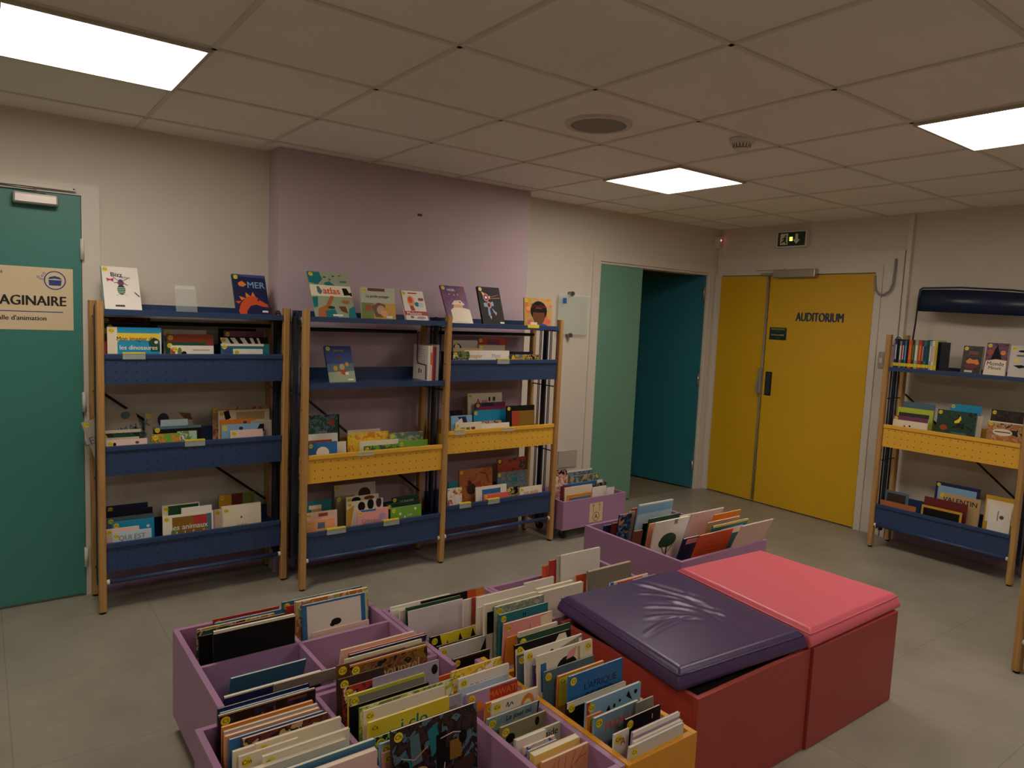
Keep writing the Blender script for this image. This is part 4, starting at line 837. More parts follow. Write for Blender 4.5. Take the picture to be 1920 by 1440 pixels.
a|y|-0.171|0.0165|1.387|0.2336|0.01|0.258|5|0|cyan||l|r .1 .12 1 .3 yellow;r .0 .0 .18 .9 cream;r .2 .27 1 1 cyan;p .75 .3 .85 .2 .95 .25 1 .5 .8 .5 dark green;r .97 .1 1 1 pale blue;e .9 .3 .035 .035 white|Mon imagier des~.54~.24~.095~navy^les dinosaures~.57~.42~.105~white|blue and yellow dinosaur picture book left in top tray, left shelf|books on the left display shelf
b|y|0.094|0.1295|1.376|0.2074|0.009|0.2469|5|0|light grey||l|||light grey book, rearmost centre in top tray, left shelf|books on the left display shelf
b|y|0.101|0.0887|1.355|0.2248|0.009|0.2259|5|0|rust||l|||rust book, third from front centre in top tray, left shelf|books on the left display shelf
b|y|0.09|0.0484|1.317|0.1892|0.007|0.1877|5|0|dark green||l|||dark green book, second from front centre in top tray, left shelf|books on the left display shelf
b|y|0.105|0.009|1.302|0.2025|0.008|0.1727|5|0|white||l|e .05 .15 .05 .1 red;e .2 .15 .05 .1 olive green;r .5 .1 .9 .12 grey;e .3 .2 .06 .06 black||white book with green shapes centre in top tray, left shelf|books on the left display shelf
c|y|0.373|0.1686|1.388|0.1971|0.008|0.259|5|0|black|||||black book, rearmost right in top tray, left shelf|books on the left display shelf
c|y|0.39|0.1295|1.376|0.2117|0.008|0.2469|5|0|plum||l|||plum book, fourth from front right in top tray, left shelf|books on the left display shelf
c|y|0.359|0.0889|1.346|0.2517|0.008|0.2168|5|0|black||l|p .2 .02 .3 .02 .5 .3 .4 .3 white;p .4 .02 .5 .02 .68 .3 .58 .3 white;p .6 .02 .67 .02 .8 .3 .73 .3 white;p .75 .02 .8 .02 .9 .3 .85 .3 white;p 0 .02 .15 .02 .3 .3 .1 .3 white||black and white zebra-striped book right in top tray, left shelf|books on the left display shelf
c|y|0.353|0.0469|1.312|0.2517|0.009|0.1827|5|0|teal||l|r 0 0 .88 .05 cream;r .05 .08 .2 .4 denim||teal book with cream top band right in top tray, left shelf|books on the left display shelf
c|y|0.405|0.0077|1.287|0.1517|0.007|0.1576|5|0|white||l||- - -~.6~.12~.08~grey|white book, frontmost right in top tray, left shelf|books on the left display shelf
d|y|-0.25|0.1651|0.92|0.2398|0.008|0.2309|5|17|beige grey||l|e .8 .12 .09 .08 slate;p .72 .5 .9 .4 .96 .5 .85 .56 black|LES ANIMAUX~.55~.42~.17~slate^SAUVAGES~.7~.6~.13~slate|beige tilted book with blue lettering left in middle tray, left shelf|books on the left display shelf
d|y|-0.192|0.1239|0.872|0.1796|0.007|0.1827|5|0|cream|||||cream book, fourth from front left in middle tray, left shelf|books on the left display shelf
d|y|-0.196|0.0841|0.863|0.1915|0.009|0.1737|5|0|dark green|dark green,black,olive green|l|||dark green book, third from front left in middle tray, left shelf|books on the left display shelf
d|y|-0.179|0.0467|0.847|0.1466|0.006|0.1576|5|0|pale sage|||||pale sage book, second from front left in middle tray, left shelf|books on the left display shelf
d|y|-0.181|0.0074|0.843|0.1776|0.009|0.1536|5|0|blush||l|e .2 .12 .04 .05 black;e .75 .1 .05 .04 plum||blush book, frontmost left in middle tray, left shelf|books on the left display shelf
e|y|0.013|0.1684|0.946|0.2292|0.009|0.257|5|0|beige grey||l|e .38 .18 .12 .16 navy;p .7 .02 .95 .05 1 .2 .85 .2 .75 .08 brown||beige book with navy arc and wing centre in middle tray, left shelf|books on the left display shelf
e|y|0.08|0.1293|0.911|0.1299|0.006|0.2218|5|0|pale blue|||||pale blue book, fourth from front centre in middle tray, left shelf|books on the left display shelf
e|y|0.039|0.0869|0.883|0.228|0.01|0.1937|5|0|black||l|r 0 0 1 .06 slate||black book with blue-grey edge centre in middle tray, left shelf|books on the left display shelf
e|y|0.143|0.0479|0.86|0.0927|0.007|0.1706|5|0|mint|mint,olive green,white||||mint book, second from front centre in middle tray, left shelf|books on the left display shelf
e|y|0.016|0.0088|0.859|0.1296|0.009|0.1696|5|0|green|green,orange,olive green|l|||green book, frontmost centre in middle tray, left shelf|books on the left display shelf
f|y|0.346|0.1842|0.957|0.3044|0.008|0.268|5|0|tan|tan,tan,rust|l|||tan book, rearmost right in middle tray, left shelf|books on the left display shelf
f|y|0.367|0.1487|0.942|0.275|0.009|0.253|5|0|cream||l|p .1 .02 .2 .0 .24 .15 .14 .2 black;r .34 .04 .9 .2 tan||cream book with black insect right in middle tray, left shelf|books on the left display shelf
f|y|0.367|0.1117|0.898|0.1872|0.008|0.2088|5|0|orange|||e .7 .1 .06 .04 purple||orange book, fourth from front right in middle tray, left shelf|books on the left display shelf
f|y|0.519|0.0798|0.89|0.1129|0.006|0.2008|5|0|beige grey|||||beige grey book, third from front right in middle tray, left shelf|books on the left display shelf
f|y|0.357|0.0449|0.881|0.2228|0.009|0.1917|5|0|light blue||l|p .9 .02 1 .02 1 .2 .8 .2 black;e .45 .1 .05 .04 navy||light blue book, second from front right in middle tray, left shelf|books on the left display shelf
f|y|0.393|0.0084|0.855|0.1682|0.009|0.1656|5|0|blush||l|||blush book, frontmost right in middle tray, left shelf|books on the left display shelf
h|y|-0.162|0.183|0.474|0.1896|0.009|0.26|5|0|navy||l|||navy book, rearmost left in bottom tray, left shelf|books on the left display shelf
h|y|-0.167|0.1478|0.456|0.2109|0.009|0.2419|5|0|midnight|||||midnight book, fifth from front left in bottom tray, left shelf|books on the left display shelf
h|y|-0.169|0.1129|0.431|0.2103|0.008|0.2168|5|0|slate||l|||slate book, fourth from front left in bottom tray, left shelf|books on the left display shelf
h|y|-0.15|0.078|0.417|0.1887|0.009|0.2028|5|0|cyan||l|e .85 .2 .04 .04 white||cyan book, third from front left in bottom tray, left shelf|books on the left display shelf
h|y|-0.185|0.0424|0.395|0.1493|0.009|0.1807|5|0|blush||l|||blush book, second from front left in bottom tray, left shelf|books on the left display shelf
h|y|-0.16|0.0088|0.384|0.1739|0.008|0.1696|5|0|pale blue||l||QUI EST~.5~.18~.16~grey|pale blue board book with grey title left in bottom tray, left shelf|books on the left display shelf
i|y|0.079|0.0921|0.468|0.1807|0.008|0.254|5|0|cream||l|r .15 .03 .97 .3 dark green||cream book, rearmost centre in bottom tray, left shelf|books on the left display shelf
i|y|0.163|0.055|0.455|0.1492|0.006|0.2409|5|0|white|||||white book, second from front centre in bottom tray, left shelf|books on the left display shelf
i|y|0.066|0.0132|0.434|0.2439|0.01|0.2198|5|0|white||l|r .18 .05 .86 .9 bronze;r .6 .05 .86 .25 red;r .86 .04 .96 .9 slate;e .22 .4 .07 .12 olive green|les animaux~.52~.27~.13~white^de la forêt~.55~.42~.14~white|white-framed forest animal photo book centre in bottom tray, left shelf|books on the left display shelf
j|y|0.367|0.1303|0.481|0.1908|0.009|0.267|5|0|olive green||l|r .0 0 .35 1 mustard;r .35 0 .66 1 maroon||book in olive, maroon and green blocks right in bottom tray, left shelf|books on the left display shelf
j|y|0.332|0.0876|0.416|0.0654|0.007|0.2018|5|0|blush||l|||blush book, third from front right in bottom tray, left shelf|books on the left display shelf
j|y|0.36|0.0515|0.438|0.2089|0.008|0.2239|5|0|cream|||||cream book, second from front right in bottom tray, left shelf|books on the left display shelf
j|y|0.357|0.0137|0.44|0.2|0.008|0.2259|5|0|cream||l|e .48 .3 .025 .03 brown|le dîner~.5~.5~.07~grey|cream book with a single small dot right in bottom tray, left shelf|books on the left display shelf
k|y|0.785|-0.0694|0.927|0.1797|0.009|0.3282|5|0|dark green|dark green,slate,black||e .75 .25 .1 .1 rust;r .95 0 1 1 black;r .3 .5 .6 .7 grey|P~.18~.7~.16~cream|dark forest scene book left in yellow tray, double shelf|books on the double display shelf
k|y|0.766|-0.116|0.829|0.1714|0.008|0.2299|5|0|white|||r 0 .2 .8 .5 rust||white book with red band left in yellow tray, double shelf|books on the double display shelf
k|y|0.85|-0.1558|0.785|0.1217|0.006|0.1857|5|0|ivory|||||ivory book, second from front left in yellow tray, double shelf|books on the double display shelf
k|y|0.736|-0.1938|0.797|0.1658|0.009|0.1978|5|0|blue||l|e .5 .35 .22 .2 white||blue book, frontmost left in yellow tray, double shelf|books on the double display shelf
m|y|1.017|-0.074|0.829|0.2036|0.011|0.2299|5|0|ivory|||||ivory book, rearmost centre in yellow tray, left bay|books on the double display shelf
m|y|0.999|-0.1148|0.819|0.2532|0.01|0.2198|5|0|yellow|yellow,yellow,orange|l|||yellow book, third from front centre in yellow tray, left bay|books on the double display shelf
m|y|1.055|-0.1566|0.776|0.243|0.008|0.1767|5|0|cream|||||cream book, second from front centre in yellow tray, left bay|books on the double display shelf
m|y|1.063|-0.1974|0.755|0.2245|0.009|0.1556|5|0|green|green,dark green,olive green|l|||green book, frontmost centre in yellow tray, left bay|books on the double display shelf
n|y|1.251|-0.1383|0.808|0.2208|0.009|0.2088|5|0|sage|sage,olive green,slate|l|||sage book, rearmost right in yellow tray, left bay|books on the double display shelf
n|y|1.289|-0.1812|0.764|0.1929|0.009|0.1646|5|0|green||l|||green book, frontmost right in yellow tray, left bay|books on the double display shelf
o|y|0.765|-0.1107|0.45|0.1447|0.009|0.256|5|0|teal|||r .1 .15 .6 .3 cream;r .2 .3 .6 .7 tan||teal book with white roof shape left in bottom tray, double shelf|books on the double display shelf
o|y|0.746|-0.1541|0.4|0.1812|0.009|0.2058|5|0|blush||l|r .4 .05 .7 .15 rust||blush book, second from front left in bottom tray, double shelf|books on the double display shelf
o|y|0.731|-0.1958|0.369|0.1666|0.009|0.1747|5|0|peach||l|r .4 .1 .65 .3 slate||peach book, frontmost left in bottom tray, double shelf|books on the double display shelf
p|y|0.961|-0.032|0.504|0.2583|0.009|0.3102|5|0|pale grey||l|e .72 .25 .15 .14 dark brown;e .55 .35 .12 .06 black||pale grey book with dark animal centre in bottom tray, left bay|books on the double display shelf
p|y|0.954|-0.0739|0.449|0.1142|0.007|0.255|5|0|khaki||l|||khaki book, fourth from front centre in bottom tray, left bay|books on the double display shelf
p|y|0.999|-0.1118|0.449|0.2034|0.008|0.255|5|0|cream||l|e .3 .1 .14 .08 black;e .7 .08 .16 .06 brown||cream book, third from front centre in bottom tray, left bay|books on the double display shelf
p|y|0.985|-0.1513|0.432|0.2258|0.008|0.2379|5|0|white||l|e .4 .15 .1 .12 black;e .65 .12 .09 .14 black;e .88 .1 .08 .13 dark brown;p .0 .2 .2 .1 .1 .6 0 .8 mustard||white book with dark round heads centre in bottom tray, left bay|books on the double display shelf
p|y|1.031|-0.1942|0.387|0.1937|0.009|0.1927|5|0|pink||l|e .8 .25 .12 .1 lilac;r .1 0 .6 .06 blue|Gâteaux~.45~.35~.16~grey|pink picture book with grey title centre in bottom tray, left bay|books on the double display shelf
q|y|1.289|-0.1148|0.414|0.1808|0.008|0.2198|5|0|dark green||l||LE BAISER~.55~.18~.1~pale grey|dark green book, rearmost right in bottom tray, left bay|books on the double display shelf
q|y|1.234|-0.155|0.389|0.2214|0.008|0.1947|5|0|forest||l|||forest book, second from front right in bottom tray, left bay|books on the double display shelf
q|y|1.242|-0.1953|0.375|0.2021|0.009|0.1807|5|0|green||l|e .3 .2 .04 .04 white;e .45 .3 .03 .03 white;e .8 .1 .04 .04 white|Les~.6~.25~.1~white|light green book with white specks right in bottom tray, left bay|books on the double display shelf
r|y|1.679|-0.1156|1.357|0.1823|0.008|0.2228|5|0|pale grey||l|e .15 .3 .18 .2 black;e .15 .22 .1 .08 white||pale grey book with panda head left in blue tray, right bay|books on the double display shelf
r|y|1.655|-0.1575|1.312|0.2043|0.008|0.1777|5|0|tan|||||tan book, second from front left in blue tray, right bay|books on the double display shelf
r|y|1.629|-0.1971|1.294|0.1169|0.008|0.1596|5|0|olive green|olive green,black,cream|l|||olive green book, frontmost left in blue tray, right bay|books on the double display shelf
s|y|1.877|-0.0974|1.376|0.2186|0.008|0.2419|5|0|red||l|r .3 .05 .75 .2 plum||red book, rearmost centre in blue tray, right bay|books on the double display shelf
s|y|1.855|-0.1393|1.332|0.2036|0.008|0.1978|5|0|beige grey||l|||beige grey book, second from front centre in blue tray, right bay|books on the double display shelf
s|y|1.717|-0.1812|1.299|0.3466|0.009|0.1646|5|0|white||l||Imagier~.25~.10~.08~mustard^Mots~.7~.10~.08~lilac|white book with yellow and lilac lettering centre in blue tray, right bay|books on the double display shelf
t|y|2.065|-0.1987|1.276|0.2283|0.009|0.1415|5|0|slate|slate,mustard,black|l|||slate book low at right of blue tray|books on the double display shelf
u|y|1.68|-0.113|0.919|0.0863|0.008|0.2299|5|0|black|||||black book, rearmost left in yellow tray, right bay|books on the double display shelf
u|y|1.659|-0.1543|0.892|0.1536|0.009|0.2028|5|0|sky|||p .3 .05 .7 .05 .8 .4 .5 .3 navy;p .2 .3 .5 .1 .6 .4 white||sky book, second from front left in yellow tray, right bay|books on the double display shelf
u|y|1.663|-0.1967|0.853|0.1956|0.009|0.1636|5|0|ivory||l|r .2 .15 .35 .3 grey;r .4 .15 .55 .3 olive green;r .6 .15 .75 .3 brown||ivory book, frontmost left in yellow tray, right bay|books on the double display shelf
v|y|1.857|-0.0299|1.011|0.2726|0.009|0.3222|5|0|cream||l|r .6 .1 .65 .2 black;r .72 .1 .8 .2 dark grey|A mi~.4~.2~.14~red|tall cream book with red letters centre in yellow tray, right bay|books on the double display shelf
v|y|1.892|-0.0739|0.954|0.2375|0.009|0.265|5|0|plum||l|r .2 .02 .6 .1 navy;r .1 .12 1 .4 magenta||magenta book with navy stripe centre in yellow tray, right bay|books on the double display shelf
v|y|1.849|-0.1166|0.912|0.2574|0.009|0.2228|5|0|cyan||l|||cyan book, third from front centre in yellow tray, right bay|books on the double display shelf
v|y|1.884|-0.1603|0.847|0.155|0.008|0.1576|5|0|tan|tan,black,cream||||tan book, second from front centre in yellow tray, right bay|books on the double display shelf
v|y|1.859|-0.1981|0.837|0.2171|0.007|0.1476|5|0|white|||||white book, frontmost centre in yellow tray, right bay|books on the double display shelf
w|y|2.067|-0.1737|0.939|0.2305|0.009|0.25|5|0|black||l|r .18 .15 .45 1 rust;r .45 .15 1 1 bronze||black-framed orange book at right end of yellow tray|books on the double display shelf
x|y|1.658|-0.15|0.477|0.0682|0.008|0.253|5|0|teal|||||teal book, rearmost left in bottom tray, right bay|books on the double display shelf
x|y|1.627|-0.1918|0.445|0.1054|0.009|0.2208|5|0|white|white,blush,rust|r|||white book, frontmost left in bottom tray, right bay|books on the double display shelf
y|y|1.764|-0.1062|0.531|0.2572|0.009|0.3072|5|0|copper|copper,copper,rust|l|e .35 .5 .14 .14 dark brown;e .3 .35 .06 .08 maroon;l .6 .1 .8 .15 .9 .4 .03 brown||copper brown book with dark flower centre in bottom tray, right bay|books on the double display shelf
y|y|1.863|-0.1551|0.419|0.2441|0.009|0.1947|5|0|white|||r .2 .08 .8 .5 blue||white book with blue panel centre in bottom tray, right bay|books on the double display shelf
y|y|1.898|-0.1977|0.377|0.1947|0.009|0.1526|5|0|coral||l|||coral book, frontmost centre in bottom tray, right bay|books on the double display shelf
z|y|2.092|-0.0661|0.567|0.2366|0.009|0.3433|5|0|brick red|brick red,brick red,forest|l|||brick red book, rearmost right in bottom tray, right bay|books on the double display shelf
z|y|2.061|-0.1122|0.486|0.2525|0.009|0.262|5|0|slate|slate,grey,teal|l|||slate book, third from front right in bottom tray, right bay|books on the double display shelf
z|y|2.108|-0.1584|0.392|0.111|0.008|0.1676|5|0|black|black,tan,brown|l|||black book, second from front right in bottom tray, right bay|books on the double display shelf
z|y|2.189|-0.1965|0.391|0.1883|0.008|0.1666|5|0|cream||l||Les outils~.5~.2~.14~red orange|cream book, frontmost right in bottom tray, right bay|books on the double display shelf
R1|x|-1.541|4.5095|1.049|0.2087|0.008|0.3152|5|0|slate|||||slate book, rearmost left in yellow tray, right-hand shelf|books on the right-hand shelf
R1|x|-1.528|4.4671|1.011|0.2326|0.009|0.2771|5|0|lime|||r .05 .15 .9 .4 dark grey||lime book, second from front left in yellow tray, right-hand shelf|books on the right-hand shelf
R1|x|-1.526|4.4231|0.953|0.2235|0.009|0.2188|5|0|cream||l|r 0 0 1 .12 plum;e .35 .3 .03 .03 red;e .5 .28 .03 .03 black;e .7 .35 .03 .03 red;e .2 .4 .03 .03 black;e .8 .45 .03 .03 forest||cream book with coloured dots left in yellow tray, right-hand shelf|books on the right-hand shelf
R2|x|-1.843|4.5105|1.072|0.1832|0.009|0.3383|5|0|cyan||l|||cyan book, rearmost centre in yellow tray, right-hand shelf|books on the right-hand shelf
R2|x|-1.92|4.4683|1.013|0.1329|0.007|0.2791|5|0|cream|||||cream book, second from front centre in yellow tray, right-hand shelf|books on the right-hand shelf
R2|x|-1.802|4.43|1.032|0.2309|0.01|0.2981|5|0|forest|forest,dark green,black|l|p .45 .3 .55 .22 .6 .12 .63 .22 .58 .32 .48 .35 bright yellow;e .2 .5 .1 .08 rust;r .4 .6 .8 .64 slate||dark green book with yellow moon centre in yellow tray, right-hand shelf|books on the right-hand shelf
R3|x|-2.097|4.4721|1.068|0.1874|0.009|0.3343|5|0|black|black,dark brown,black|l|||black book, rearmost right in yellow tray, right-hand shelf|books on the right-hand shelf
R3|x|-2.099|4.4271|0.999|0.2142|0.009|0.265|5|0|copper|copper,tan,black|l|r 0 0 1 .03 white;e .4 .3 .25 .1 cream;r .2 .28 .6 .31 dark grey||book with hands and white frame right in yellow tray, right-hand shelf|books on the right-hand shelf
R4|x|-1.5|4.4629|0.414|0.1569|0.008|0.2399|5|0|slate|||r .1 .1 .9 .5 dark brown||slate book, rearmost left in bottom tray, right-hand shelf|books on the right-hand shelf
R4|x|-1.491|4.419|0.346|0.237|0.008|0.1717|5|0|copper|||||copper book, frontmost left in bottom tray, right-hand shelf|books on the right-hand shelf
R5|x|-1.789|4.5508|0.527|0.2688|0.009|0.3533|5|0|navy||l|r .06 .08 .93 .9 light blue||navy-framed pale blue book centre in bottom tray, right-hand shelf|books on the right-hand shelf
R5|x|-1.833|4.5066|0.468|0.2492|0.009|0.2941|5|0|tan||l||VALENTIN~.52~.17~.15~black|tan book with large black title centre in bottom tray, right-hand shelf|books on the right-hand shelf
R5|x|-1.76|4.464|0.427|0.2642|0.009|0.253|5|0|maroon|||||maroon book, second from front centre in bottom tray, right-hand shelf|books on the right-hand shelf
R5|x|-1.765|4.4215|0.376|0.2456|0.008|0.2018|5|0|mustard|||r .05 .06 .95 .5 black||mustard book, frontmost centre in bottom tray, right-hand shelf|books on the right-hand shelf
R6|x|-2.12|4.4722|0.52|0.1667|0.009|0.3463|5|0|mustard|||r .05 .15 .95 1 cream||mustard book, rearmost right in bottom tray, right-hand shelf|books on the right-hand shelf
R6|x|-2.157|4.4302|0.475|0.1219|0.008|0.3011|5|0|white|||e .6 .6 .1 .1 brown;r .4 .3 .45 .8 grey||white book with small figure right in bottom tray, right-hand shelf|books on the right-hand shelf
'''

# ------------------------------------------------------------------ books
def flat_art(bm, spec, w, h, mats, y, layer):
    """printed shapes; x and y in cover widths, measured from the top left corner"""
    for item in spec.split(';'):
        p = item.split(' '); k = p[0]; nums = []; j = 1
        while j < len(p):
            try: nums.append(float(p[j])); j += 1
            except ValueError: break
        col = ' '.join(p[j:]); m = paper(col)
        if m not in mats: mats.append(m)
        mi = mats.index(m); layer[0] += 1; yy = y-.00012*layer[0]
        def P(x, v): return (min(max(x, 0), 1)*w, yy, h-min(max(v*w, 0), h))
        if k == 'r':
            x0, v0, x1, v1 = nums; poly(bm, [P(x0, v0), P(x0, v1), P(x1, v1), P(x1, v0)], mi)
        elif k == 'e':
            cx, cv, rx, rv = nums; poly(bm, [P(cx+rx*cos(2*pi*q/20), cv+rv*sin(2*pi*q/20)) for q in range(20)], mi)
        elif k == 'p':
            poly(bm, [P(nums[q], nums[q+1]) for q in range(0, len(nums), 2)], mi)
        elif k == 'l':
            wd = nums[-1]; pts = [(nums[q], nums[q+1]) for q in range(0, len(nums)-1, 2)]
            for a, b2 in zip(pts, pts[1:]):
                dx, dy = b2[0]-a[0], b2[1]-a[1]; L = math.hypot(dx, dy) or 1; nx, ny = -dy/L*wd/2, dx/L*wd/2
                poly(bm, [P(a[0]+nx, a[1]+ny), P(b2[0]+nx, b2[1]+ny), P(b2[0]-nx, b2[1]-ny), P(a[0]-nx, a[1]-ny)], mi)
M_PAGE = mat('book_pages', 'EFE6D0', .8, .1, bump=.5, bscale=900)
M_STK = mat('sticker_yellow', 'E8D22C', .45); M_INK = mat('sticker_ink', '1A1610', .5)
STK = ['Ca', 'Cm', 'Cu', 'Cl', 'Cs', 'Co', 'Cr', 'Ch']
def make_book(label, loc, rot, w, h, t, col, mix='', art='', title='', sticker='l', group=None, cat='book', name='picture_book', spine_print=None, sticker_r=.012):
    """origin at the bottom left of the front cover; width +X, thickness +Y, height +Z, front cover faces -Y"""
    w = max(w, .012); o = thing(name, label, cat, loc, rot, group)
    bt = min(.0013, t*.2); mc = paper(col)
    bm = bmesh.new()
    box(bm, 0, w, 0, bt, 0, h); box(bm, 0, w, t-bt, t, 0, h); box(bm, 0, bt, bt, t-bt, 0, h)
    mats = [mc]
    if mix:
        mats.append(mixmat(mix))
        for f in bm.faces:
            if f.normal.y < -.9 and f.calc_center_median().y < bt*.5: f.material_index = 1
    bm.normal_update()
    if mix:
        for f in bm.faces:
            if f.normal.y < -.9 and f.calc_center_median().y < bt*.5: f.material_index = 1
    mesh_obj('cover', bm, mats, o)
    bm = bmesh.new(); ins = min(.0015, w*.05); box(bm, bt, w-ins, bt, t-bt, .002, h-.0009); mesh_obj('pages', bm, M_PAGE, o)
    layer = [0]
    if art:
        bm = bmesh.new(); ms = []; flat_art(bm, art, w, h, ms, -.0001, layer); mesh_obj('cover_picture', bm, ms, o)
    if title:
        groups = {}
        for s in title.split('^'):
            txt, x, v, size, c = s.split('~'); groups.setdefault(c, []).append((txt, float(x), float(v), float(size)))
        for c, L in groups.items():
            bm = bmesh.new()
            for txt, x, v, size in L:
                if v*w > h-.01: continue
                add_text(bm, txt, Matrix.Translation((x*w, -.0003-.00012*layer[0], h-v*w))@FRONT@Matrix.Scale(size*w*1.25, 4), sx=.95)
            if len(bm.verts): mesh_obj('title', bm, paper(c), o)
            else: bm.free()
    if sticker and w > .05:
        r = sticker_r; cx = r+.006 if sticker == 'l' else w-r-.006; cz = h-r-.006; y = -.0005-.00012*layer[0]
        bm = bmesh.new(); poly(bm, [(cx+r*cos(2*pi*q/22), y, cz+r*sin(2*pi*q/22)) for q in range(22)], 0)
        add_text(bm, STK[int(abs(loc[0]*977+loc[1]*631)) % len(STK)], Matrix.Translation((cx, y-.00015, cz))@FRONT@Matrix.Scale(r*1.25, 4), 1)
        mesh_obj('genre_sticker', bm, [M_STK, M_INK], o)
    return o
for ln in BOOKS.strip().split('\n'):
    c, ax, x, y, z, w, t, h, lean, roll, col, mix, stk, art, title, label, grp = ln.split('|')
    x, y, z, w, t, h, lean, roll = map(float, (x, y, z, w, t, h, lean, roll))
    a = R(lean)
    # top front edge is at depth y and height z; the foot swings forward when the book leans back
    if ax == 'y':
        foot = Vector((x, y-h*sin(a), z-h*cos(a))); rot = (-a, R(-roll), 0)
    else:
        foot = Vector((y-h*sin(a), x, z-h*cos(a))); rot = (-a, 0, R(-90))
    # Blender XYZ euler: lean about local X first, then turn about Z
    if roll:
        foot = Vector((x+.05, y-h*sin(a), z-h*cos(a)+.0)); 
    big = c in ('P2FR', 'P2BR', 'YBL', 'YFL', 'YBR', 'YFR', 'P2BL', 'P2FL')
    make_book(label, foot, rot, w, h, t, col, mix, art, title, stk, grp, sticker_r=.0125 if big else .012)

def face_out(label, x, y, z, lean, w, h, t, col, rz=0, stand=True, grp='books displayed on the shelf tops', **k):
    o = make_book(label, (x, y, z), (R(-lean), 0, rz), w, h, t, col, group=grp, **k)
    if stand:
        s = thing('book_stand', 'small black book stand behind '+label.split(',')[0].replace(' standing', '')[:60], 'book stand', (x+w/2 if not rz else x, y if not rz else y-w/2, z), (0, 0, rz), 'black book stands')
        a = R(lean); top = h*.6
        bm = bmesh.new(); yb = t/cos(a)+.002
        for sx in (-.025, .025):
            box(bm, sx-.002, sx+.002, yb, yb+.09, 0, .003)
            vs = [(sx, yb+.002, .0015), (sx, yb+.002+top*sin(a)*.98, top*cos(a)), (sx, yb+.088, .0015)]
            tube(bm, [vs[0], vs[1]], .002, n=6); tube(bm, [vs[1], vs[2]], .002, n=6)
        box(bm, -.027, .027, yb, yb+.003, 0, .003)
        mesh_obj('wire_stand', bm, M_BLK, s)
ZA, ZB, ZC = 1.4685, 1.4705, 1.4625
face_out('white insect book with teal spine, on left shelf top', -.180, .018, ZA, 32, .160, .245, .018, 'white', title='Bizz~.40~.30~.17~dark grey^papillons~.62~.38~.07~grey',
    art='r 0 0 .02 2 teal;e .5 .58 .09 .10 plum;e .5 .50 .06 .05 purple;e .5 .82 .11 .18 forest;r .41 .74 .59 .765 mint;r .40 .80 .60 .825 mint;r .40 .86 .60 .885 mint;r .42 .92 .58 .945 mint;l .44 .5 .34 .42 .32 .38 .02 plum;l .56 .5 .66 .44 .7 .4 .02 plum;l .42 .58 .32 .58 .025 plum;l .58 .6 .68 .66 .025 plum;p .12 .42 .22 .46 .32 .42 .3 .56 .22 .5 .14 .54 magenta;l .44 .95 .36 1.05 .012 mustard;l .56 .95 .64 1.05 .012 mustard;l .85 .9 .97 1.05 .03 dark grey;r .3 1.36 .55 1.42 dark grey')
face_out('navy sea book with orange seahorse, on left shelf top', .424, .018, ZA, 26, .175, .235, .014, 'navy', title='MER~.68~.36~.24~light blue',
    art='p 0 0 1 .0 1 .1 0 .06 denim;p .12 1.5 .08 1.25 .16 1.0 .3 .82 .45 .72 .62 .72 .75 .85 .97 1.0 .98 1.08 .8 1.06 .62 1.0 .45 1.05 .34 1.2 .3 1.5 red orange;p .1 1.0 .02 .92 .2 .9 red orange;p .2 .88 .14 .74 .32 .8 orange;p .34 .78 .34 .6 .46 .72 orange;p .5 .72 .56 .58 .62 .72 orange;p .15 .3 .28 .22 .4 .34 .3 .42 .18 .4 orange;e .7 .85 .03 .03 black;r .78 1.2 .95 1.26 white')
face_out('green animal atlas with giraffe and panda, on double shelf', .766, -.205, ZB, 31, .232, .285, .010, 'sage', title='atlas~.5~.52~.2~red orange',
    art='p 0 0 .3 .0 .34 .2 .2 .35 .0 .3 teal;p .36 .3 .5 .24 .62 .36 .4 .38 teal;e .85 .24 .1 .03 slate;r 0 .36 1 .66 cream;p .16 .4 .22 .4 .28 .54 .22 .62 .16 .56 slate;e .78 .44 .05 .06 white;p .78 .42 .9 .42 .96 .6 .8 .62 black;e .98 .58 .04 .05 black;p .46 .64 .54 .66 .36 1.0 .26 1.22 .06 1.22 .1 1.0 .3 .9 copper;p 0 .7 .14 .68 .1 .95 0 .98 teal;p .26 1.05 .5 1.0 .55 1.22 .26 1.22 teal;e .42 .96 .09 .04 dark green;p .6 .92 .78 .92 .8 1.1 .66 1.05 brown;e .8 .8 .1 .05 copper;p .8 1.22 .85 .98 1 .9 1 1.22 teal;e .4 .14 .04 .02 dark green;e .62 .1 .03 .02 dark green;e .78 .08 .03 .015 brown;e .52 .2 .03 .02 brown;r .42 1.14 .66 1.19 white')
face_out('wide kitchen-garden book with pastel field, on double shelf', 1.030, -.200, ZB, 10, .208, .178, .010, 'pale sage', title='Le jardin potager~.48~.24~.085~dark grey',
    art='r 0 .42 1 1 mustard;r 0 .42 .35 1 olive green;p .3 .5 .5 .4 .7 .46 .62 .8 .4 .8 brown;e .56 .6 .12 .12 tan;e .66 .7 .1 .08 peach;e .2 .55 .1 .08 rust;r .2 .02 .7 .1 maroon;r .72 .76 .9 .82 white')
face_out('narrow white red-spined house book, on double shelf', 1.300, -.205, ZB, 26, .148, .190, .010, 'white', title='Maisons~.42~.98~.17~white',
    art='r 0 0 .03 2 maroon;r 0 .88 1 1.06 red;e .38 .45 .16 .24 peach;e .36 .4 .1 .14 red orange;p .28 .65 .45 .65 .5 .86 .32 .86 rust;e .62 .58 .1 .1 teal;r .72 .3 .95 .42 rust;r .3 .08 .7 .13 red;e .8 .6 .12 .1 pale blue;e .3 1.14 .08 .05 slate;e .7 1.16 .2 .06 lilac')
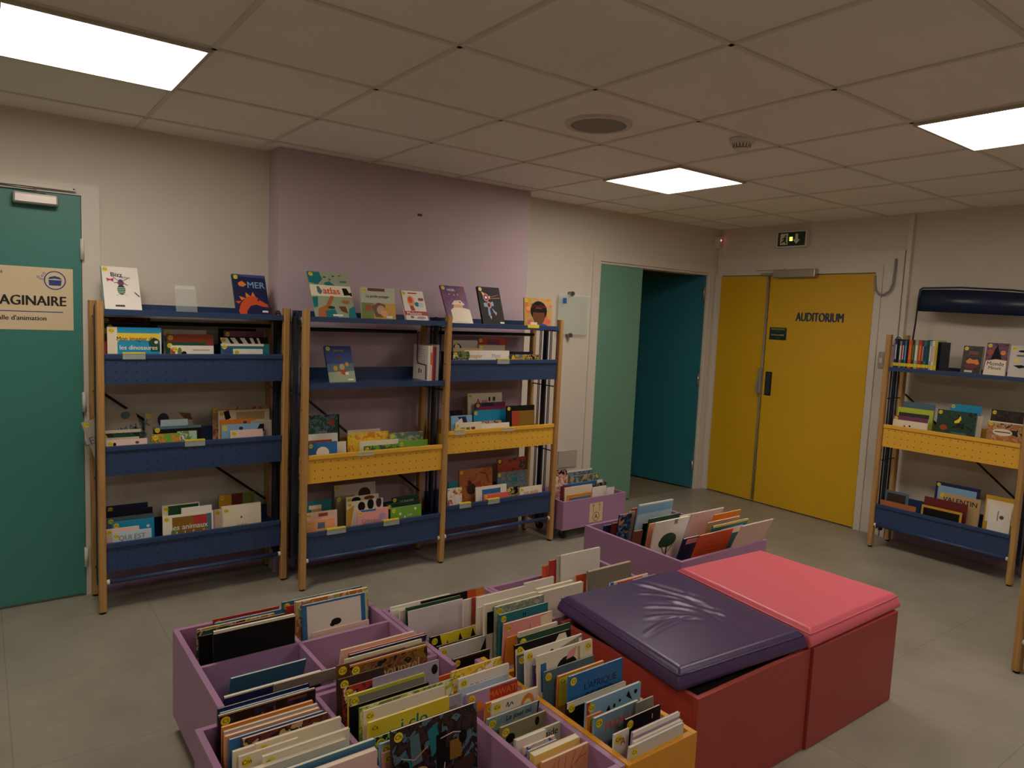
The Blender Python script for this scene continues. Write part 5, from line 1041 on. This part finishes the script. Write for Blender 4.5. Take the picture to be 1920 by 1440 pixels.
face_out('purple book with white-hatted bearded face, on double shelf', 1.592, -.205, ZC, 30, .172, .262, .011, 'plum', title='NOEL~.42~.18~.11~white',
    mix='plum,purple,plum', art='p .3 .75 .45 .6 .7 .58 .85 .75 .6 .85 cream;e .55 .85 .2 .1 peach;p .2 1.0 .35 .88 .8 .9 1 .95 1 1.6 .1 1.6 .2 1.3 cream;e .3 .35 .03 .03 tan;e .5 .38 .03 .03 tan;e .65 .35 .03 .03 tan;p .62 .62 .7 .66 .66 .72 black;r .3 1.46 .85 1.47 brown')
face_out('black book with coloured rocket, on double shelf', 1.838, -.205, ZC, 21, .168, .250, .016, 'black',
    art='p .14 .18 .28 .26 .2 .36 orange;e .32 .42 .13 .16 red;e .32 .42 .09 .11 black;e .32 .42 .06 .07 red;e .32 .42 .03 .04 cream;p .42 .4 .52 .34 .5 .5 orange;e .4 .72 .11 .14 red;e .4 .72 .06 .09 black;p .16 .66 .28 .62 .3 .8 .18 .8 blue;p .5 .6 .6 .58 .62 .75 .52 .76 blue;p .32 .86 .4 .84 .42 1.1 .3 1.15 blue;p .5 .84 .58 .9 .66 1.0 .56 1.04 blue;p .34 1.12 .44 1.16 .4 1.3 orange;p .6 1.0 .7 1.0 .64 1.14 orange;l .55 .4 .9 .3 .012 rust;l .55 .46 .95 .42 .012 orange;r .78 1.38 .96 1.44 white')
face_out('square floral book with dark-haired child, on double shelf', 2.158, -.205, ZC, 5, .232, .182, .009, 'olive green', mix='tan,mustard,coral',
    art='e .52 .36 .3 .28 black;e .52 .5 .22 .26 brown;r .25 .3 .8 .4 black;e .2 .68 .1 .08 coral;e .84 .66 .1 .08 coral;p .3 .72 .75 .72 .85 .95 .2 .95 denim;r .22 .68 .46 .76 white;e .15 .3 .07 .06 peach;e .88 .3 .06 .07 sage', title='Doudou~.52~.22~.13~maroon')
face_out('blue-green starry picture book alone on the flat shelf', .862, -.170, 1.1195, 24, .155, .212, .016, 'denim', mix='',
    art='r 0 .85 1 2 sage;p 0 .7 1 .66 1 .95 0 1.0 slate;e .5 .45 .06 .08 brown;e .3 .85 .08 .1 mustard;e .55 .8 .1 .12 tan;e .75 .7 .07 .08 mustard;e .6 1.0 .12 .1 rust;e .4 1.05 .1 .08 tan;e .7 1.05 .07 .06 cream;r .7 1.25 .92 1.31 white', title='Une nuit~.5~.18~.1~mustard')

# spine-out books: thickness along X, spine faces the reader
def spine_out(label, x, y, z, t, d, h, col, parent_rz=0, band=True, grp=None, mark=None, back=False):
    """y is the spine plane; for the right-hand unit the row runs towards -Y"""
    o = thing('paperback', label, 'book', (x, y, z), (0, 0, parent_rz), grp); bt = min(.0015, t*.2)
    bm = bmesh.new(); box(bm, 0, t, 0, bt, 0, h); box(bm, 0, bt, bt, d, 0, h); box(bm, t-bt, t, bt, d, 0, h); mesh_obj('cover', bm, paper(col), o)
    bm = bmesh.new(); box(bm, bt, t-bt, bt, d-.003, .002, h-.002); mesh_obj('pages', bm, M_PAGE, o)
    if band:
        bm = bmesh.new(); box(bm, 0, t, -.0006, 0, .012, .034); mesh_obj('spine_label', bm, M_STK, o)
    if mark:
        bm = bmesh.new(); ms = [paper(mark)]; box(bm, t*.25, t*.75, -.0007, 0, h*.3, h*.82); mesh_obj('spine_title', bm, ms, o)
    return o
q = -1.482
row = [('lilac', .010, .19), ('navy', .016, .195), ('black', .013, .195), ('grey', .014, .185), ('navy', .017, .190), ('teal', .012, .19), ('black', .010, .195), ('red orange', .021, .195), ('dark brown', .016, .197), ('sage', .022, .197),
       ('red', .022, .197), ('maroon', .010, .19), ('teal', .018, .195), ('forest', .014, .20), ('light blue', .014, .195), ('cream', .016, .198), ('lime', .016, .2)]
nm = ['first', 'second', 'third', 'fourth', 'fifth', 'sixth', 'seventh', 'eighth', 'ninth', 'tenth', 'eleventh', 'twelfth', 'thirteenth', 'fourteenth', 'fifteenth', 'sixteenth', 'last']
for k, (c, t, h) in enumerate(row):
    spine_out('%s paperback spine, %s from the left on right-hand shelf' % (c, nm[k]), 4.412, q, 1.2835, t, .13, h, c, R(-90), grp='paperbacks on the right-hand shelf', mark=[None, 'pale blue', None, 'white', 'pink', 'sky', None, 'orange', 'olive green', 'white', 'orange', 'pink', 'navy', None, 'white', 'peach', 'mustard'][k])
    q -= t+.0015
o = thing('bookend', 'black metal bookend after the paperbacks on right-hand shelf', 'bookend', (4.405, q-.002, 1.2835))
bm = bmesh.new(); box(bm, 0, .13, -.003, 0, 0, .19, 0, .001); box(bm, 0, .13, -.075, -.003, 0, .002); box(bm, .02, .023, -.068, -.003, .002, .19); mesh_obj('plate', bm, M_BLK, o)
def face_r(label, y, w, h, t, col, lean=8, **k):
    make_book(label, (4.412, y, 1.2835), (R(-lean), 0, R(-90)), w, h, t, col, group='books displayed on the right-hand shelf', **k)
face_r('dark book with glowing orange scene, after the bookend', -1.915, .112, .178, .022, 'black', mix='black,dark brown,black', art='p .2 .9 .4 .7 .55 .8 .8 .75 .9 1.0 .7 1.15 .4 1.1 orange;e .5 1.15 .35 .15 maroon;r .3 .3 .8 .5 brown;r .2 1.4 .6 1.52 pale grey')
face_r('purple and white book with black tower silhouette', -2.045, .120, .205, .024, 'purple', mix='purple,plum,dark brown', art='p .3 .7 .4 .3 .5 .1 .55 .3 .7 .7 .75 .9 .25 .9 black;e .2 .5 .15 .15 rust;e .78 .5 .12 .12 orange;p .05 .95 .5 .85 .98 .9 1 1.7 0 1.7 cream', title='Monde~.5~1.1~.24~dark grey^Minuit~.5~1.32~.2~dark grey')
face_r('pale book with black and yellow marks at right edge', -2.178, .112, .195, .02, 'pale grey', art='e .6 .3 .25 .06 black;r .3 .5 .9 .6 slate;e .35 .8 .12 .1 bright yellow;p .2 1.1 .6 1.05 .9 1.15 .5 1.25 black')

# leaning row beside the starry book
x = 1.452
g = 'white and red books at right end of the flat shelf'
def side_on(label, x, t, h, d, col, art='', title='', mark=None):
    o = thing('picture_book', label, 'book', (x, -.205, 1.1195), (0, 0, 0), 'books at the right end of the flat shelf')
    bm = bmesh.new(); box(bm, 0, t, 0, .002, 0, h); box(bm, 0, .002, .002, d, 0, h); box(bm, t-.002, t, .002, d, 0, h); mesh_obj('cover', bm, paper(col), o)
    bm = bmesh.new(); box(bm, .002, t-.002, .002, d-.003, .003, h-.003); mesh_obj('pages', bm, M_PAGE, o)
    if mark:
        bm = bmesh.new(); box(bm, t*.2, t*.8, -.0005, 0, h*.45, h*.8); mesh_obj('spine_title', bm, paper(mark), o)
    if art:
        bm = bmesh.new()
        for k in range(9): box(bm, -.0006, 0, .03, d-.03-(k*37 % 5)*.006, h*.45+k*.011, h*.45+k*.011+.0016)
        box(bm, -.0006, 0, d*.55, d*.62, h*.18, h*.33); box(bm, -.0006, 0, d*.42, d*.48, h*.2, h*.3)
        mesh_obj('back_cover_text', bm, paper('dark grey'), o)
side_on('white book with text on its back cover, end of flat shelf', x, .014, .205, .175, 'white', art='1'); x += .0155
side_on('cream book with orange spine title, end of flat shelf', x, .014, .207, .17, 'cream', mark='red orange'); x += .0155
side_on('red spine book at the right end of flat shelf', x, .010, .200, .16, 'red'); x += .0115
side_on('purple spine book at the right end of flat shelf', x, .013, .198, .16, 'plum'); x += .0145
side_on('pale grey spine book against the middle post', x, .018, .212, .17, 'light grey')
bm = bmesh.new(); tube(bm, [(1.448, -.19, 1.21), (1.446, -.16, 1.215), (1.446, -.10, 1.215), (1.446, -.085, 1.23), (1.446, -.085, 1.39), (1.446, -.10, 1.405)], .003, n=6)
tube(bm, [(1.448, -.19, 1.21), (1.448, -.19, 1.125)], .003, n=6)
tag(mesh_obj('wire_bookend', bm, M_BLK), 'bent black wire bookend beside the white book on flat shelf', 'bookend')

# long brown-grey album lying over the divider of the left bin
bm = bmesh.new(); box(bm, 0, .285, 0, .006, 0, .035, 0); 
o = thing('picture_book', 'long brown-grey album resting across the left bin divider', 'book', (.012, -1.842, .3765), (R(-4), 0, 0), 'books in the left purple bin')
mesh_obj('cover', bm, paper('khaki grey'), o)
bm = bmesh.new(); box(bm, .002, .283, .0015, .0045, .0352, .0362, 0); mesh_obj('pages', bm, M_PAGE, o)
